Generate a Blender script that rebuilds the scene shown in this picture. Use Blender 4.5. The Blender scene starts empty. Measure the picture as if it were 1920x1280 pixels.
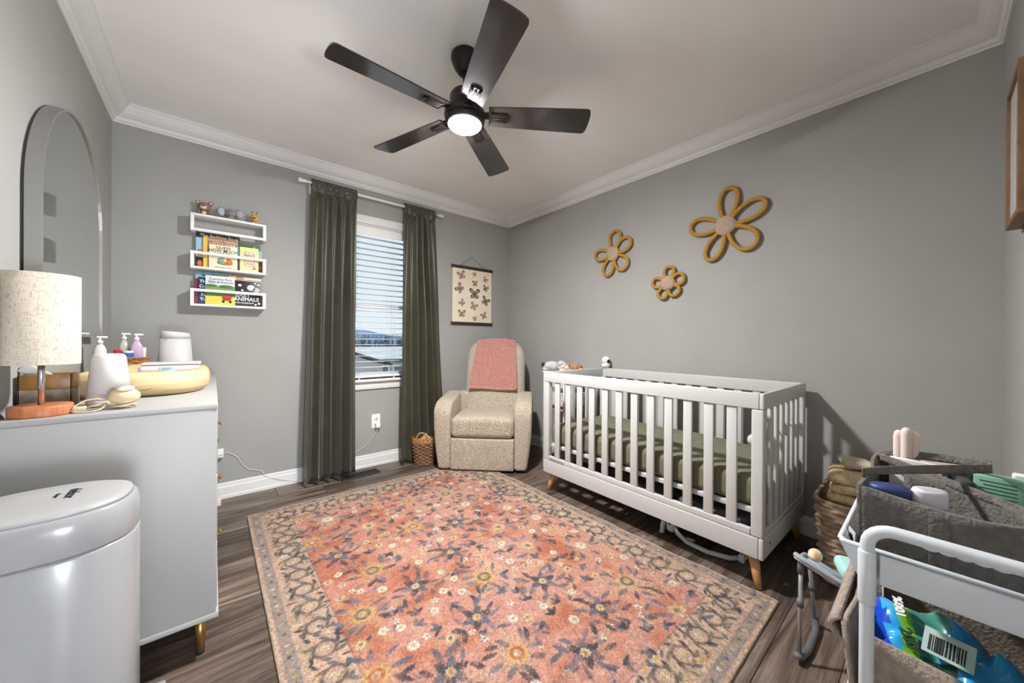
import bpy, bmesh, math, random
import numpy as np
from mathutils import Vector, Matrix

# ------------------------------------------------------------------ camera
random.seed(7)
RNG = np.random.default_rng(11)
SC = bpy.context.scene
COL = SC.collection
FPX = 667.126                      # focal length in pixels of a 1920 wide frame
YAW, PITCH, ROLL, CAMH = 0.699895, -0.00241318, 0.00595975, 1.078713
XL, XR, YB, YF, ZC = -0.4528, 2.5527, 3.0957, -0.1843, 2.445
_F = Vector((math.sin(YAW)*math.cos(PITCH), math.cos(YAW)*math.cos(PITCH), math.sin(PITCH)))
_R0 = Vector((math.cos(YAW), -math.sin(YAW), 0)); _U0 = _R0.cross(_F)
_R = _R0*math.cos(ROLL) + _U0*math.sin(ROLL); _U = _R.cross(_F)
cam_d = bpy.data.cameras.new('camera'); cam = bpy.data.objects.new('camera', cam_d); COL.objects.link(cam)
cam_d.sensor_fit = 'HORIZONTAL'; cam_d.sensor_width = 36.0; cam_d.lens = 36.0*FPX/1920.0
cam_d.clip_start = 0.01; cam_d.clip_end = 600
_m = Matrix(((_R.x, _U.x, -_F.x, 0), (_R.y, _U.y, -_F.y, 0), (_R.z, _U.z, -_F.z, CAMH), (0, 0, 0, 1)))
cam.matrix_world = _m
SC.camera = cam

# ------------------------------------------------------------------ exposure, world
SC.view_settings.view_transform = 'Standard'
SC.view_settings.look = 'None'
SC.view_settings.gamma = 1.0
SC.view_settings.exposure = 0.46
SC.view_settings.use_curve_mapping = False
WORLD_STRENGTH = 0.80
FAN_LAMP = 1000.0
HALL_FILL = 62.0  # strength of the added fill globe out of view in the hall
w = bpy.data.worlds.new('overcast_sky'); SC.world = w; w.use_nodes = True
nt = w.node_tree; nt.nodes.clear()
o_ = nt.nodes.new('ShaderNodeOutputWorld'); b_ = nt.nodes.new('ShaderNodeBackground')
tc_ = nt.nodes.new('ShaderNodeTexCoord'); sx_ = nt.nodes.new('ShaderNodeSeparateXYZ')
rp_ = nt.nodes.new('ShaderNodeValToRGB')
rp_.color_ramp.elements[0].position = 0.0; rp_.color_ramp.elements[0].color = (0.93, 0.965, 1.0, 1)
rp_.color_ramp.elements[1].position = 0.6; rp_.color_ramp.elements[1].color = (0.74, 0.86, 1.0, 1)
nt.links.new(tc_.outputs['Generated'], sx_.inputs[0]); nt.links.new(sx_.outputs['Z'], rp_.inputs[0])
nt.links.new(rp_.outputs[0], b_.inputs['Color']); b_.inputs['Strength'].default_value = WORLD_STRENGTH
nt.links.new(b_.outputs[0], o_.inputs[0])

# window portal: only guides the sampling of the sky light through the window
pd = bpy.data.lights.new('window_portal', 'AREA'); pd.shape = 'RECTANGLE'; pd.size = 0.70; pd.size_y = 1.34
po = bpy.data.objects.new('window_portal', pd); COL.objects.link(po)
po.location = (1.075, YB+0.16, 1.40); po.rotation_euler = (math.radians(-90), 0, 0)
pd.cycles.is_portal = True

# ------------------------------------------------------------------ materials
def lin(c):
    r = []
    for x in c[:3]:
        x = x/255.0
        r.append(x/12.92 if x <= 0.04045 else ((x+0.055)/1.055)**2.4)
    return (r[0], r[1], r[2], 1.0)

MATS = {}
def mat(name, rgb, rough=0.6, metal=0.0, var=None, vscale=20.0, bump=0.0, bscale=60.0, spec=0.5,
        sheen=0.0, trans=0.0, emit=None, estr=0.0, coat=0.0, stretch=None, rand=0.0, alpha=1.0, detail=4.0):
    """plain or mottled principled material; var = second colour mixed in by noise; stretch scales the noise space"""
    if name in MATS: return MATS[name]
    m = bpy.data.materials.new(name); m.use_nodes = True; MATS[name] = m
    N = m.node_tree.nodes; L = m.node_tree.links; p = N['Principled BSDF']
    p.inputs['Base Color'].default_value = lin(rgb)
    p.inputs['Roughness'].default_value = rough; p.inputs['Metallic'].default_value = metal
    p.inputs['Specular IOR Level'].default_value = spec
    if sheen: p.inputs['Sheen Weight'].default_value = sheen; p.inputs['Sheen Roughness'].default_value = 0.4
    if trans: p.inputs['Transmission Weight'].default_value = trans
    if coat: p.inputs['Coat Weight'].default_value = coat; p.inputs['Coat Roughness'].default_value = 0.1
    if emit: p.inputs['Emission Color'].default_value = lin(emit); p.inputs['Emission Strength'].default_value = estr
    if alpha < 1: p.inputs['Alpha'].default_value = alpha
    if var or bump or rand:
        tc = N.new('ShaderNodeTexCoord'); mp = N.new('ShaderNodeMapping')
        L.new(tc.outputs['Object'], mp.inputs['Vector'])
        if stretch: mp.inputs['Scale'].default_value = stretch
        if rand:
            oi = N.new('ShaderNodeObjectInfo'); mu = N.new('ShaderNodeMath'); mu.operation = 'MULTIPLY'
            mu.inputs[1].default_value = 37.0; L.new(oi.outputs['Random'], mu.inputs[0])
            L.new(mu.outputs[0], mp.inputs['Location'])
    if var:
        n = N.new('ShaderNodeTexNoise'); n.inputs['Scale'].default_value = vscale; n.inputs['Detail'].default_value = detail
        L.new(mp.outputs[0], n.inputs['Vector'])
        r = N.new('ShaderNodeValToRGB'); r.color_ramp.elements[0].position = 0.32; r.color_ramp.elements[1].position = 0.68
        r.color_ramp.elements[0].color = lin(rgb); r.color_ramp.elements[1].color = lin(var)
        L.new(n.outputs['Fac'], r.inputs[0])
        if rand:
            h = N.new('ShaderNodeHueSaturation'); mr = N.new('ShaderNodeMapRange')
            mr.inputs['To Min'].default_value = 1.0-rand; mr.inputs['To Max'].default_value = 1.0+rand
            L.new(oi.outputs['Random'], mr.inputs['Value']); L.new(mr.outputs[0], h.inputs['Value'])
            L.new(r.outputs[0], h.inputs['Color']); L.new(h.outputs[0], p.inputs['Base Color'])
        else:
            L.new(r.outputs[0], p.inputs['Base Color'])
    if bump:
        n2 = N.new('ShaderNodeTexNoise'); n2.inputs['Scale'].default_value = bscale; n2.inputs['Detail'].default_value = 5.0
        L.new(mp.outputs[0], n2.inputs['Vector'])
        bp = N.new('ShaderNodeBump'); bp.inputs['Strength'].default_value = bump; bp.inputs['Distance'].default_value = 0.01
        L.new(n2.outputs['Fac'], bp.inputs['Height']); L.new(bp.outputs[0], p.inputs['Normal'])
    return m

def M_glass():
    if 'window_glass' in MATS: return MATS['window_glass']
    m = bpy.data.materials.new('window_glass'); m.use_nodes = True; MATS['window_glass'] = m
    N = m.node_tree.nodes; L = m.node_tree.links; N.clear()
    o = N.new('ShaderNodeOutputMaterial'); mx = N.new('ShaderNodeMixShader'); t = N.new('ShaderNodeBsdfTransparent')
    g = N.new('ShaderNodeBsdfGlossy'); g.inputs['Roughness'].default_value = 0.02
    t.inputs['Color'].default_value = (0.93, 0.97, 0.98, 1); mx.inputs[0].default_value = 0.06
    L.new(t.outputs[0], mx.inputs[1]); L.new(g.outputs[0], mx.inputs[2]); L.new(mx.outputs[0], o.inputs[0])
    return m

# ------------------------------------------------------------------ mesh builder
class MB:
    def __init__(s): s.v = []; s.f = []; s.m = []; s.s = []
    def add(s, verts, faces, mi=0, smooth=False, M=None):
        o = len(s.v)
        if M is not None: verts = [tuple(M @ Vector(q)) for q in verts]
        s.v.extend([tuple(float(c) for c in q) for q in verts])
        for f in faces:
            s.f.append(tuple(i+o for i in f)); s.m.append(mi); s.s.append(smooth)
        return s
    def box(s, x0, x1, y0, y1, z0, z1, mi=0, M=None):
        v = [(x0,y0,z0),(x1,y0,z0),(x1,y1,z0),(x0,y1,z0),(x0,y0,z1),(x1,y0,z1),(x1,y1,z1),(x0,y1,z1)]
        return s.add(v, [(3,2,1,0),(4,5,6,7),(0,1,5,4),(1,2,6,5),(2,3,7,6),(3,0,4,7)], mi, False, M)
    def rbox(s, x0, x1, y0, y1, z0, z1, r=0.005, n=1, mi=0, M=None, fn=None, inner=1):
        """box with rounded edges (n steps per rounding, inner steps across the flats), optional point function fn"""
        h = np.array([(x1-x0)/2, (y1-y0)/2, (z1-z0)/2]); c = np.array([(x0+x1)/2, (y0+y1)/2, (z0+z1)/2])
        r = min(r, h.min()*0.999)
        def ticks(hh):
            a = [-hh + r*(1-math.cos(k*math.pi/2/n)) for k in range(n+1)] if n > 0 else [-hh]
            # use equal angle spacing so the rounding is even
            a = [-(hh-r) - r*math.tan(math.pi/4*(1-k/n)) for k in range(n+1)]
            mid = [-(hh-r) + 2*(hh-r)*k/inner for k in range(1, inner)]
            return a + mid + [-q for q in reversed(a)]
        T = [ticks(h[i]) for i in range(3)]
        vid = {}; V = []; Fc = []
        def vert(i, j, k):
            key = (i, j, k)
            if key in vid: return vid[key]
            q = np.array([T[0][i], T[1][j], T[2][k]])
            core = np.clip(q, -(h-r), h-r); d = q-core; L_ = np.linalg.norm(d)
            q = core + (d/L_*r if L_ > 1e-9 else 0)
            q = q + c
            if fn: q = np.array(fn(*q))
            vid[key] = len(V); V.append(tuple(q)); return vid[key]
        A, B, C_ = len(T[0])-1, len(T[1])-1, len(T[2])-1
        for i in range(A):
            for j in range(B):
                Fc.append((vert(i,j,0), vert(i,j+1,0), vert(i+1,j+1,0), vert(i+1,j,0)))
                Fc.append((vert(i,j,C_), vert(i+1,j,C_), vert(i+1,j+1,C_), vert(i,j+1,C_)))
        for i in range(A):
            for k in range(C_):
                Fc.append((vert(i,0,k), vert(i+1,0,k), vert(i+1,0,k+1), vert(i,0,k+1)))
                Fc.append((vert(i,B,k), vert(i,B,k+1), vert(i+1,B,k+1), vert(i+1,B,k)))
        for j in range(B):
            for k in range(C_):
                Fc.append((vert(0,j,k), vert(0,j,k+1), vert(0,j+1,k+1), vert(0,j+1,k)))
                Fc.append((vert(A,j,k), vert(A,j+1,k), vert(A,j+1,k+1), vert(A,j,k+1)))
        return s.add(V, Fc, mi, True, M)
    def tube(s, path, r, n=8, mi=0, closed=False, M=None, caps=True, flat=None):
        """round bar along a path; r a number or one per point; flat=(ax) squash factor across second normal"""
        P = [Vector(q) for q in path]; k = len(P)
        R = [r]*k if not hasattr(r, '__len__') else list(r)
        V = []; Fc = []; prev = None
        for i in range(k):
            if closed: t = P[(i+1) % k]-P[i-1]
            else: t = P[min(i+1, k-1)]-P[max(i-1, 0)]
            if t.length < 1e-9: t = Vector((0, 0, 1))
            t.normalize()
            if prev is None:
                a = Vector((0, 0, 1)) if abs(t.z) < 0.9 else Vector((1, 0, 0))
                nrm = (a - t*a.dot(t)).normalized()
            else:
                nrm = (prev - t*prev.dot(t))
                nrm = nrm.normalized() if nrm.length > 1e-6 else prev
            prev = nrm; bn = t.cross(nrm)
            for j in range(n):
                a = 2*math.pi*j/n
                V.append(tuple(P[i] + nrm*math.cos(a)*R[i]*(flat or 1.0) + bn*math.sin(a)*R[i]))
        m_ = k if closed else k-1
        for i in range(m_):
            for j in range(n):
                a = i*n+j; b = i*n+(j+1) % n; i2 = (i+1) % k
                Fc.append((a, b, i2*n+(j+1) % n, i2*n+j))
        if not closed and caps:
            Fc.append(tuple(reversed(range(n)))); Fc.append(tuple(range((k-1)*n, k*n)))
        return s.add(V, Fc, mi, True, M)
    def lathe(s, prof, n=24, mi=0, M=None, c=(0, 0, 0), sx=1.0, sy=1.0, caps=True, pw=2.0):
        """profile [(r, z)...] turned about z; pw>2 squares the plan (superellipse)"""
        V = []; Fc = []
        for r, z in prof:
            for j in range(n):
                a = 2*math.pi*j/n; ca, sa = math.cos(a), math.sin(a)
                if pw != 2.0:
                    q = (abs(ca)**pw + abs(sa)**pw)**(-1.0/pw); ca *= q; sa *= q
                V.append((c[0]+r*ca*sx, c[1]+r*sa*sy, c[2]+z))
        for i in range(len(prof)-1):
            for j in range(n):
                Fc.append((i*n+j, i*n+(j+1) % n, (i+1)*n+(j+1) % n, (i+1)*n+j))
        if caps:
            if prof[0][0] > 1e-6: Fc.append(tuple(reversed(range(n))))
            if prof[-1][0] > 1e-6: Fc.append(tuple(range((len(prof)-1)*n, len(prof)*n)))
        return s.add(V, Fc, mi, True, M)
    def ell(s, c, rad, nu=16, nv=10, mi=0, M=None, fn=None):
        V = []; Fc = []
        for i in range(nv+1):
            t = math.pi*i/nv
            for j in range(nu):
                a = 2*math.pi*j/nu
                q = (c[0]+rad[0]*math.sin(t)*math.cos(a), c[1]+rad[1]*math.sin(t)*math.sin(a), c[2]+rad[2]*math.cos(t))
                V.append(fn(*q) if fn else q)
        for i in range(nv):
            for j in range(nu):
                Fc.append((i*nu+j, (i+1)*nu+j, (i+1)*nu+(j+1) % nu, i*nu+(j+1) % nu))
        return s.add(V, Fc, mi, True, M)
    def prism(s, poly, h0, h1, mi=0, M=None, smooth=False):
        """polygon (x, y) extruded from z=h0 to z=h1, counter-clockwise"""
        n = len(poly)
        V = [(x, y, h0) for x, y in poly] + [(x, y, h1) for x, y in poly]
        s.add(V, [tuple(reversed(range(n))), tuple(range(n, 2*n))], mi, False, M)
        s.add(V, [(j, (j+1) % n, n+(j+1) % n, n+j) for j in range(n)], mi, smooth, M)
        return s
    def grid(s, fn, nu, nv, mi=0, M=None, thick=0.0, wrapu=False):
        """surface fn(u, v) -> point for u, v in 0..1; thick > 0 closes it into a slab along its normals"""
        P = np.array([[fn(i/nu, j/nv) for i in range(nu+1)] for j in range(nv+1)], float)
        W = nu+1
        def faces(o, flip):
            r = []
            for j in range(nv):
                for i in range(nu):
                    f = (o+j*W+i, o+j*W+i+1, o+(j+1)*W+i+1, o+(j+1)*W+i)
                    r.append(tuple(reversed(f)) if flip else f)
            return r
        V = [tuple(q) for q in P.reshape(-1, 3)]
        if thick <= 0: return s.add(V, faces(0, False), mi, True, M)
        du = np.gradient(P, axis=1); dv = np.gradient(P, axis=0); nn = np.cross(du, dv)
        nn /= np.maximum(np.linalg.norm(nn, axis=2, keepdims=True), 1e-9)
        Q = P - nn*thick; o = len(V); V += [tuple(q) for q in Q.reshape(-1, 3)]
        Fc = faces(0, False) + faces(o, True)
        for i in range(nu):
            Fc.append((i, o+i, o+i+1, i+1)); a = nv*W
            Fc.append((a+i, a+i+1, o+a+i+1, o+a+i))
        for j in range(nv):
            Fc.append((j*W, (j+1)*W, o+(j+1)*W, o+j*W)); e = nu
            Fc.append((j*W+e, o+j*W+e, o+(j+1)*W+e, (j+1)*W+e))
        return s.add(V, Fc, mi, True, M)
    def mesh(s, name, mats):
        me = bpy.data.meshes.new(name)
        me.from_pydata(s.v, [], s.f)
        for q in (mats if isinstance(mats, (list, tuple)) else [mats]): me.materials.append(q)
        me.polygons.foreach_set('material_index', s.m); me.polygons.foreach_set('use_smooth', s.s)
        me.update(); return me
    def build(s, name, mats, parent=None, loc=None, rotz=None, label=None):
        o = bpy.data.objects.new(name, s.mesh(name, mats)); COL.objects.link(o)
        if parent is not None: o.parent = parent
        if loc is not None: o.location = loc
        if rotz is not None: o.rotation_euler = (0, 0, rotz)
        if label: o['label'] = label
        return o

def tag(o, label, cat, group=None):
    o['label'] = label; o['category'] = cat
    if group: o['group'] = group
    return o
def thing(name, label, cat, loc=(0, 0, 0), rotz=0.0, group=None):
    o = bpy.data.objects.new(name, None); COL.objects.link(o); o.empty_display_size = 0.05
    o.location = loc; o.rotation_euler = (0, 0, rotz)
    return tag(o, label, cat, group)
def struct(o): o['kind'] = 'structure'; return o
def copy_tree(o, parent=None):
    c = o.copy(); COL.objects.link(c)
    if parent is not None: c.parent = parent
    for ch in list(o.children): copy_tree(ch, c)
    return c
def T(x=0, y=0, z=0): return Matrix.Translation((x, y, z))
def RX(d): return Matrix.Rotation(math.radians(d), 4, 'X')
def RY(d): return Matrix.Rotation(math.radians(d), 4, 'Y')
def RZ(d): return Matrix.Rotation(math.radians(d), 4, 'Z')

_DG = None
def text_obj(name, txt, size, m, parent, M, fat=0.0, align='CENTER', depth=0.0003, sx=1.0):
    """lettering as a thin flat mesh; reads along local x, up local y, front local z"""
    cu = bpy.data.curves.new(name, 'FONT'); cu.body = txt; cu.size = size; cu.align_x = align; cu.align_y = 'CENTER'
    cu.extrude = depth; cu.offset = fat; cu.resolution_u = 3
    t = bpy.data.objects.new(name, cu); COL.objects.link(t)
    dg = bpy.context.evaluated_depsgraph_get(); dg.update()
    me = bpy.data.meshes.new_from_object(t.evaluated_get(dg))
    bpy.data.objects.remove(t); bpy.data.curves.remove(cu)
    me.transform(M @ Matrix.Diagonal((sx, 1, 1, 1))); me.materials.clear(); me.materials.append(m)
    o = bpy.data.objects.new(name, me); COL.objects.link(o)
    if parent is not None: o.parent = parent
    return o
def MXZ(x, y, z):
    """frame for print on a surface that faces -Y (reads along +X, up +Z)"""
    return Matrix(((1, 0, 0, x), (0, 0, -1, y), (0, 1, 0, z), (0, 0, 0, 1)))
# ================================================================== room shell
M_wall = mat('wall_paint', (156, 156, 152), 0.75, var=(160, 160, 156), vscale=3, bump=0.12, bscale=90, spec=0.25)
M_ceil = mat('ceiling_paint', (245, 245, 244), 0.85, var=(241, 241, 240), vscale=2, bump=0.14, bscale=38, spec=0.2, stretch=(1, 2.2, 1))
M_trim = mat('trim_paint', (222, 222, 220), 0.42, spec=0.4)
M_under = mat('subfloor', (60, 52, 46), 0.9)

def wood_floor_mat():
    m = bpy.data.materials.new('plank_wood'); m.use_nodes = True
    N = m.node_tree.nodes; L = m.node_tree.links; p = N['Principled BSDF']
    tc = N.new('ShaderNodeTexCoord'); mp = N.new('ShaderNodeMapping'); oi = N.new('ShaderNodeObjectInfo')
    cb = N.new('ShaderNodeCombineXYZ'); mu = N.new('ShaderNodeMath'); mu.operation = 'MULTIPLY'; mu.inputs[1].default_value = 53
    L.new(oi.outputs['Random'], mu.inputs[0]); L.new(mu.outputs[0], cb.inputs[0]); L.new(mu.outputs[0], cb.inputs[2])
    L.new(tc.outputs['Object'], mp.inputs[0]); L.new(cb.outputs[0], mp.inputs['Location'])
    mp.inputs['Scale'].default_value = (1.0, 11.0, 1.0)
    n1 = N.new('ShaderNodeTexNoise'); n1.inputs['Scale'].default_value = 2.2; n1.inputs['Detail'].default_value = 8; n1.inputs['Roughness'].default_value = 0.65
    n1.inputs['Distortion'].default_value = 0.6
    L.new(mp.outputs[0], n1.inputs['Vector'])
    r = N.new('ShaderNodeValToRGB'); e = r.color_ramp.elements
    e[0].position = 0.30; e[0].color = lin((54, 45, 39)); e[1].position = 0.74; e[1].color = lin((166, 148, 132))
    q = r.color_ramp.elements.new(0.48); q.color = lin((96, 82, 71)); q = r.color_ramp.elements.new(0.60); q.color = lin((124, 109, 98))
    L.new(n1.outputs['Fac'], r.inputs[0])
    mp2 = N.new('ShaderNodeMapping'); mp2.inputs['Scale'].default_value = (4, 160, 1); L.new(tc.outputs['Object'], mp2.inputs[0]); L.new(cb.outputs[0], mp2.inputs['Location'])
    n2 = N.new('ShaderNodeTexNoise'); n2.inputs['Scale'].default_value = 1.5; n2.inputs['Detail'].default_value = 3; L.new(mp2.outputs[0], n2.inputs['Vector'])
    mx = N.new('ShaderNodeMixRGB'); mx.blend_type = 'OVERLAY'; mx.inputs[0].default_value = 0.5
    L.new(r.outputs[0], mx.inputs[1]); L.new(n2.outputs['Fac'], mx.inputs[2])
    h = N.new('ShaderNodeHueSaturation'); mr = N.new('ShaderNodeMapRange'); mr.inputs['To Min'].default_value = 0.62; mr.inputs['To Max'].default_value = 1.18
    L.new(oi.outputs['Random'], mr.inputs[0]); L.new(mr.outputs[0], h.inputs['Value']); L.new(mx.outputs[0], h.inputs['Color'])
    L.new(h.outputs[0], p.inputs['Base Color']); p.inputs['Roughness'].default_value = 0.42; p.inputs['Specular IOR Level'].default_value = 0.4
    bp = N.new('ShaderNodeBump'); bp.inputs['Strength'].default_value = 0.25; bp.inputs['Distance'].default_value = 0.002
    L.new(n2.outputs['Fac'], bp.inputs['Height']); L.new(bp.outputs[0], p.inputs['Normal'])
    return m
M_plank = wood_floor_mat()

WT = 0.14
floor = struct(MB().box(XL-WT, XR+WT, YF-1.5, YB+WT, -0.12, -0.012).build('floor', M_under))
# planks run along X, each an object; four lengths share four meshes
PW, PL_, GAP = 0.181, 1.22, 0.0016
def plank_mesh(ln, wd):
    b = MB(); x0, x1, y0, y1 = GAP/2, ln-GAP/2, GAP/2, wd-GAP/2; c = 0.0012
    V = [(x0,y0,-.012),(x1,y0,-.012),(x1,y1,-.012),(x0,y1,-.012),
         (x0,y0,-c),(x1,y0,-c),(x1,y1,-c),(x0,y1,-c),(x0+c,y0+c,0),(x1-c,y0+c,0),(x1-c,y1-c,0),(x0+c,y1-c,0)]
    Fc = [(3,2,1,0),(8,9,10,11)]
    for a, b2 in ((0,4),(4,8)):
        for k in range(4): Fc.append((a+k, a+(k+1)%4, b2+(k+1)%4, b2+k))
    return b.add(V, Fc).mesh('plank', M_plank)
_pm = {}
y = YB - 0.010; row = 0
offs = [0.55, 0.12, 0.93, 0.34, 0.76, 0.02, 0.62, 0.25, 0.88, 0.45]
while y > YF-1.45:
    wd = PW
    x = XL + 0.004 - offs[row % 10]*PL_ if row % 10 else XL+0.004-0.42
    while x < XR-0.01:
        a = max(x, XL+0.004); e = min(x+PL_, XR-0.004)
        if e-a > 0.03:
            k = round(e-a, 3)
            if k not in _pm: _pm[k] = plank_mesh(k, wd)
            o = bpy.data.objects.new('plank', _pm[k]); COL.objects.link(o); o.parent = floor; o.location = (a, y-wd, 0)
        x += PL_
    y -= wd; row += 1

struct(MB().box(XL-WT, XR+WT, YF-1.5, YB+WT, ZC, ZC+0.1).build('ceiling', M_ceil))
struct(MB().box(XL-WT, XL, YF-1.5, YB+WT, -0.01, ZC).build('wall_left', M_wall))
struct(MB().box(XR, XR+WT, YF-1.5, YB+WT, -0.01, ZC).build('wall_right', M_wall))
WX0, WX1, WZ0, WZ1 = 0.735, 1.415, 0.745, 2.055       # window opening
b = MB(); b.box(XL, WX0, YB, YB+WT, -.01, ZC); b.box(WX1, XR, YB, YB+WT, -.01, ZC)
b.box(WX0, WX1, YB, YB+WT, -.01, WZ0); b.box(WX0, WX1, YB, YB+WT, WZ1, ZC)
struct(b.build('wall_back', M_wall))
DX0, DX1, DZ = -0.40, 0.42, 2.04                      # doorway behind the camera
b = MB(); b.box(XL, DX0, YF-0.12, YF, -.01, ZC); b.box(DX1, XR, YF-0.12, YF, -.01, ZC); b.box(DX0, DX1, YF-0.12, YF, DZ, ZC)
struct(b.build('wall_front', M_wall))
struct(MB().box(XL, XR, YF-1.5, YF-1.4, -.01, ZC).build('wall_hall', mat('hall_paint', (200, 199, 196), 0.8)))
# door casing of the doorway
b = MB()
for y0, y1 in ((YF, YF+0.014),):
    b.box(DX0-0.052, DX0, y0, y1, 0, DZ+0.06); b.box(DX1, DX1+0.06, y0, y1, 0, DZ+0.06); b.box(DX0, DX1, y0, y1, DZ, DZ+0.06)
struct(b.build('door_1', M_trim))

# crown moulding: profile (out from wall, down from ceiling)
CP = [(0, 0), (0.082, 0), (0.082, -0.010), (0.074, -0.016), (0.066, -0.030), (0.050, -0.052), (0.032, -0.066), (0.022, -0.070),
      (0.018, -0.078), (0.016, -0.088), (0.008, -0.092), (0.006, -0.100), (0, -0.100)]
def moulding(name, prof, corners, z, m):
    """profile carried along a wall between two mitred corners; corners give the wall line and the inward miter"""
    (ax, ay, amx, amy), (bx_, by_, bmx, bmy) = corners
    b = MB(); n = len(prof); V = []
    for (px, py, mx, my) in ((ax, ay, amx, amy), (bx_, by_, bmx, bmy)):
        for o, d in prof: V.append((px+mx*o, py+my*o, z+d))
    b.add(V, [(k, (k+1) % n, n+(k+1) % n, n+k) for k in range(n)] + [tuple(reversed(range(n))), tuple(range(n, 2*n))])
    return struct(b.build(name, m))
e = 0.0003
moulding('trim_1', CP, ((XL, YB, 1, -1), (XR, YB, -1, -1)), ZC-e, M_trim)
moulding('trim_2', CP, ((XR, YB, -1, -1), (XR, YF, -1, 1)), ZC-e, M_trim)
moulding('trim_3', CP, ((XR, YF, -1, 1), (XL, YF, 1, 1)), ZC-e, M_trim)
moulding('trim_4', CP, ((XL, YF, 1, 1), (XL, YB, 1, -1)), ZC-e, M_trim)
BP = [(0, 0.105), (0, 0), (0.016, 0), (0.016, 0.018), (0.013, 0.024), (0.012, 0.076), (0.007, 0.080), (0.006, 0.100), (0.003, 0.105)]
moulding('baseboard_back', BP, ((XL, YB, 1, -1), (XR, YB, -1, -1)), 0.0005, M_trim)
moulding('baseboard_right', BP, ((XR, YB, -1, -1), (XR, YF, -1, 1)), 0.0005, M_trim)
moulding('baseboard_left', BP, ((XL, YF, 1, 1), (XL, YB, 1, -1)), 0.0005, M_trim)
moulding('baseboard_front', BP, ((XR, YF, -1, 1), (DX1+0.06, YF, 0, 1)), 0.0005, M_trim)

# added fill light, an unseen standing globe that brightens the room through the doorway
hl = thing('added_hall_fill_light', 'added fill light shaped as a white globe, unseen behind the camera', 'lamp', (0.25, YF-1.02, 0.0))
MB().lathe([(0.0, 0.0005), (0.15, 0.0005), (0.15, 0.02), (0.02, 0.03), (0, 0.03)], 32).build('fill_light_base', M_trim, hl)
MB().lathe([(0.012, 0.03), (0.012, 0.36)], 14).build('pole', M_trim, hl)
MB().ell((0, 0, 0.56), (0.21, 0.21, 0.21), 32, 20).build('globe', mat('added_fill_glow', (255, 253, 250), 0.5, emit=(238, 245, 255), estr=HALL_FILL), hl)
# ================================================================== window, blind, curtains, outside
M_vinyl = mat('window_vinyl', (226, 228, 228), 0.4)
win = struct(MB().box(WX0, WX1, YB+WT-0.012, YB+WT-0.002, WZ0, WZ0+0.02).build('window_1', M_vinyl))
b = MB()
cw = 0.068; y0, y1 = YB-0.016, YB+0.001
b.rbox(WX0-cw, WX1+cw, y0-.002, y1, WZ1, WZ1+cw, 0.003); b.rbox(WX0-cw, WX0, y0, y1, WZ0, WZ1, 0.003); b.rbox(WX1, WX1+cw, y0, y1, WZ0, WZ1, 0.003)
b.build('casing', M_trim, win)
b = MB(); b.rbox(WX0-cw-0.02, WX1+cw+0.02, YB-0.045, YB+0.05, WZ0-0.020, WZ0, 0.005, 2); b.build('window_sill', M_trim, win)
b = MB(); b.rbox(WX0-cw, WX1+cw, YB-0.016, YB+.001, WZ0-0.085, WZ0-0.0205, 0.003); b.rbox(WX0-cw, WX1+cw, YB-0.020, YB+.001, WZ0-0.04, WZ0-0.0205, 0.004); b.build('apron', M_trim, win)
b = MB()
for xa, xb in ((WX0, WX0+0.012), (WX1-0.012, WX1)): b.box(xa, xb, YB, YB+WT, WZ0, WZ1)
b.box(WX0, WX1, YB, YB+WT, WZ1-0.012, WZ1); b.box(WX0, WX1, YB+.05, YB+WT, WZ0, WZ0+0.012); b.build('jamb', M_trim, win)
zm = 1.375
for (za, zb, yy) in ((WZ0+0.012, zm+0.018, YB+0.085), (zm-0.018, WZ1-0.012, YB+0.108)):
    b = MB(); xa, xb = WX0+0.012, WX1-0.012; t = 0.036
    b.rbox(xa, xb, yy, yy+0.022, za, za+t, 0.003); b.rbox(xa, xb, yy, yy+0.022, zb-t, zb, 0.003)
    b.rbox(xa, xa+t, yy, yy+0.022, za+t, zb-t, 0.003); b.rbox(xb-t, xb, yy, yy+0.022, za+t, zb-t, 0.003)
    s_ = b.build('sash', M_vinyl, win)
    MB().box(xa+t-.003, xb-t+.003, yy+0.009, yy+0.013, za+t-.003, zb-t+.003).build('pane', M_glass(), s_)

# --- white faux wood blind, lowered and open
M_slat = mat('blind_slat', (232, 233, 232), 0.45, spec=0.4)
M_cord = mat('blind_cord', (222, 222, 218), 0.8)
bl = thing('window_blind', 'white slatted blind lowered with open slats in the window', 'blind', (1.075, YB+0.032, WZ1-0.013))
bx0, bx1 = WX0+0.016-1.075, WX1-0.016-1.075
MB().rbox(bx0, bx1, -0.024, 0.024, -0.045, -0.001, 0.003).build('head_rail', M_slat, bl)
MB().rbox(bx0, bx1, -0.031, -0.025, -0.072, -0.001, 0.003).build('valance', M_slat, bl)
def slat_mesh():
    n = 6; b = MB()
    def fn(u, v): return (bx0+(bx1-bx0)*u, -0.0245+0.049*v, 0.0022*math.sin(math.pi*v))
    b.grid(fn, 1, n, thick=0.0026); return b.mesh('slat', M_slat)
sm = slat_mesh(); zt = -0.092; zbot = WZ0+0.03-(WZ1-0.013); ns = 25
for k in range(ns):
    o = bpy.data.objects.new('slat', sm); COL.objects.link(o); o.parent = bl
    o.location = (0, 0, zt + (zbot+0.022-zt)*k/(ns-1)); o.rotation_euler = (math.radians(-2), 0, 0)
MB().rbox(bx0, bx1, -0.025, 0.025, zbot-0.018, zbot+0.002, 0.004).build('bottom_rail', M_slat, bl)
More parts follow.
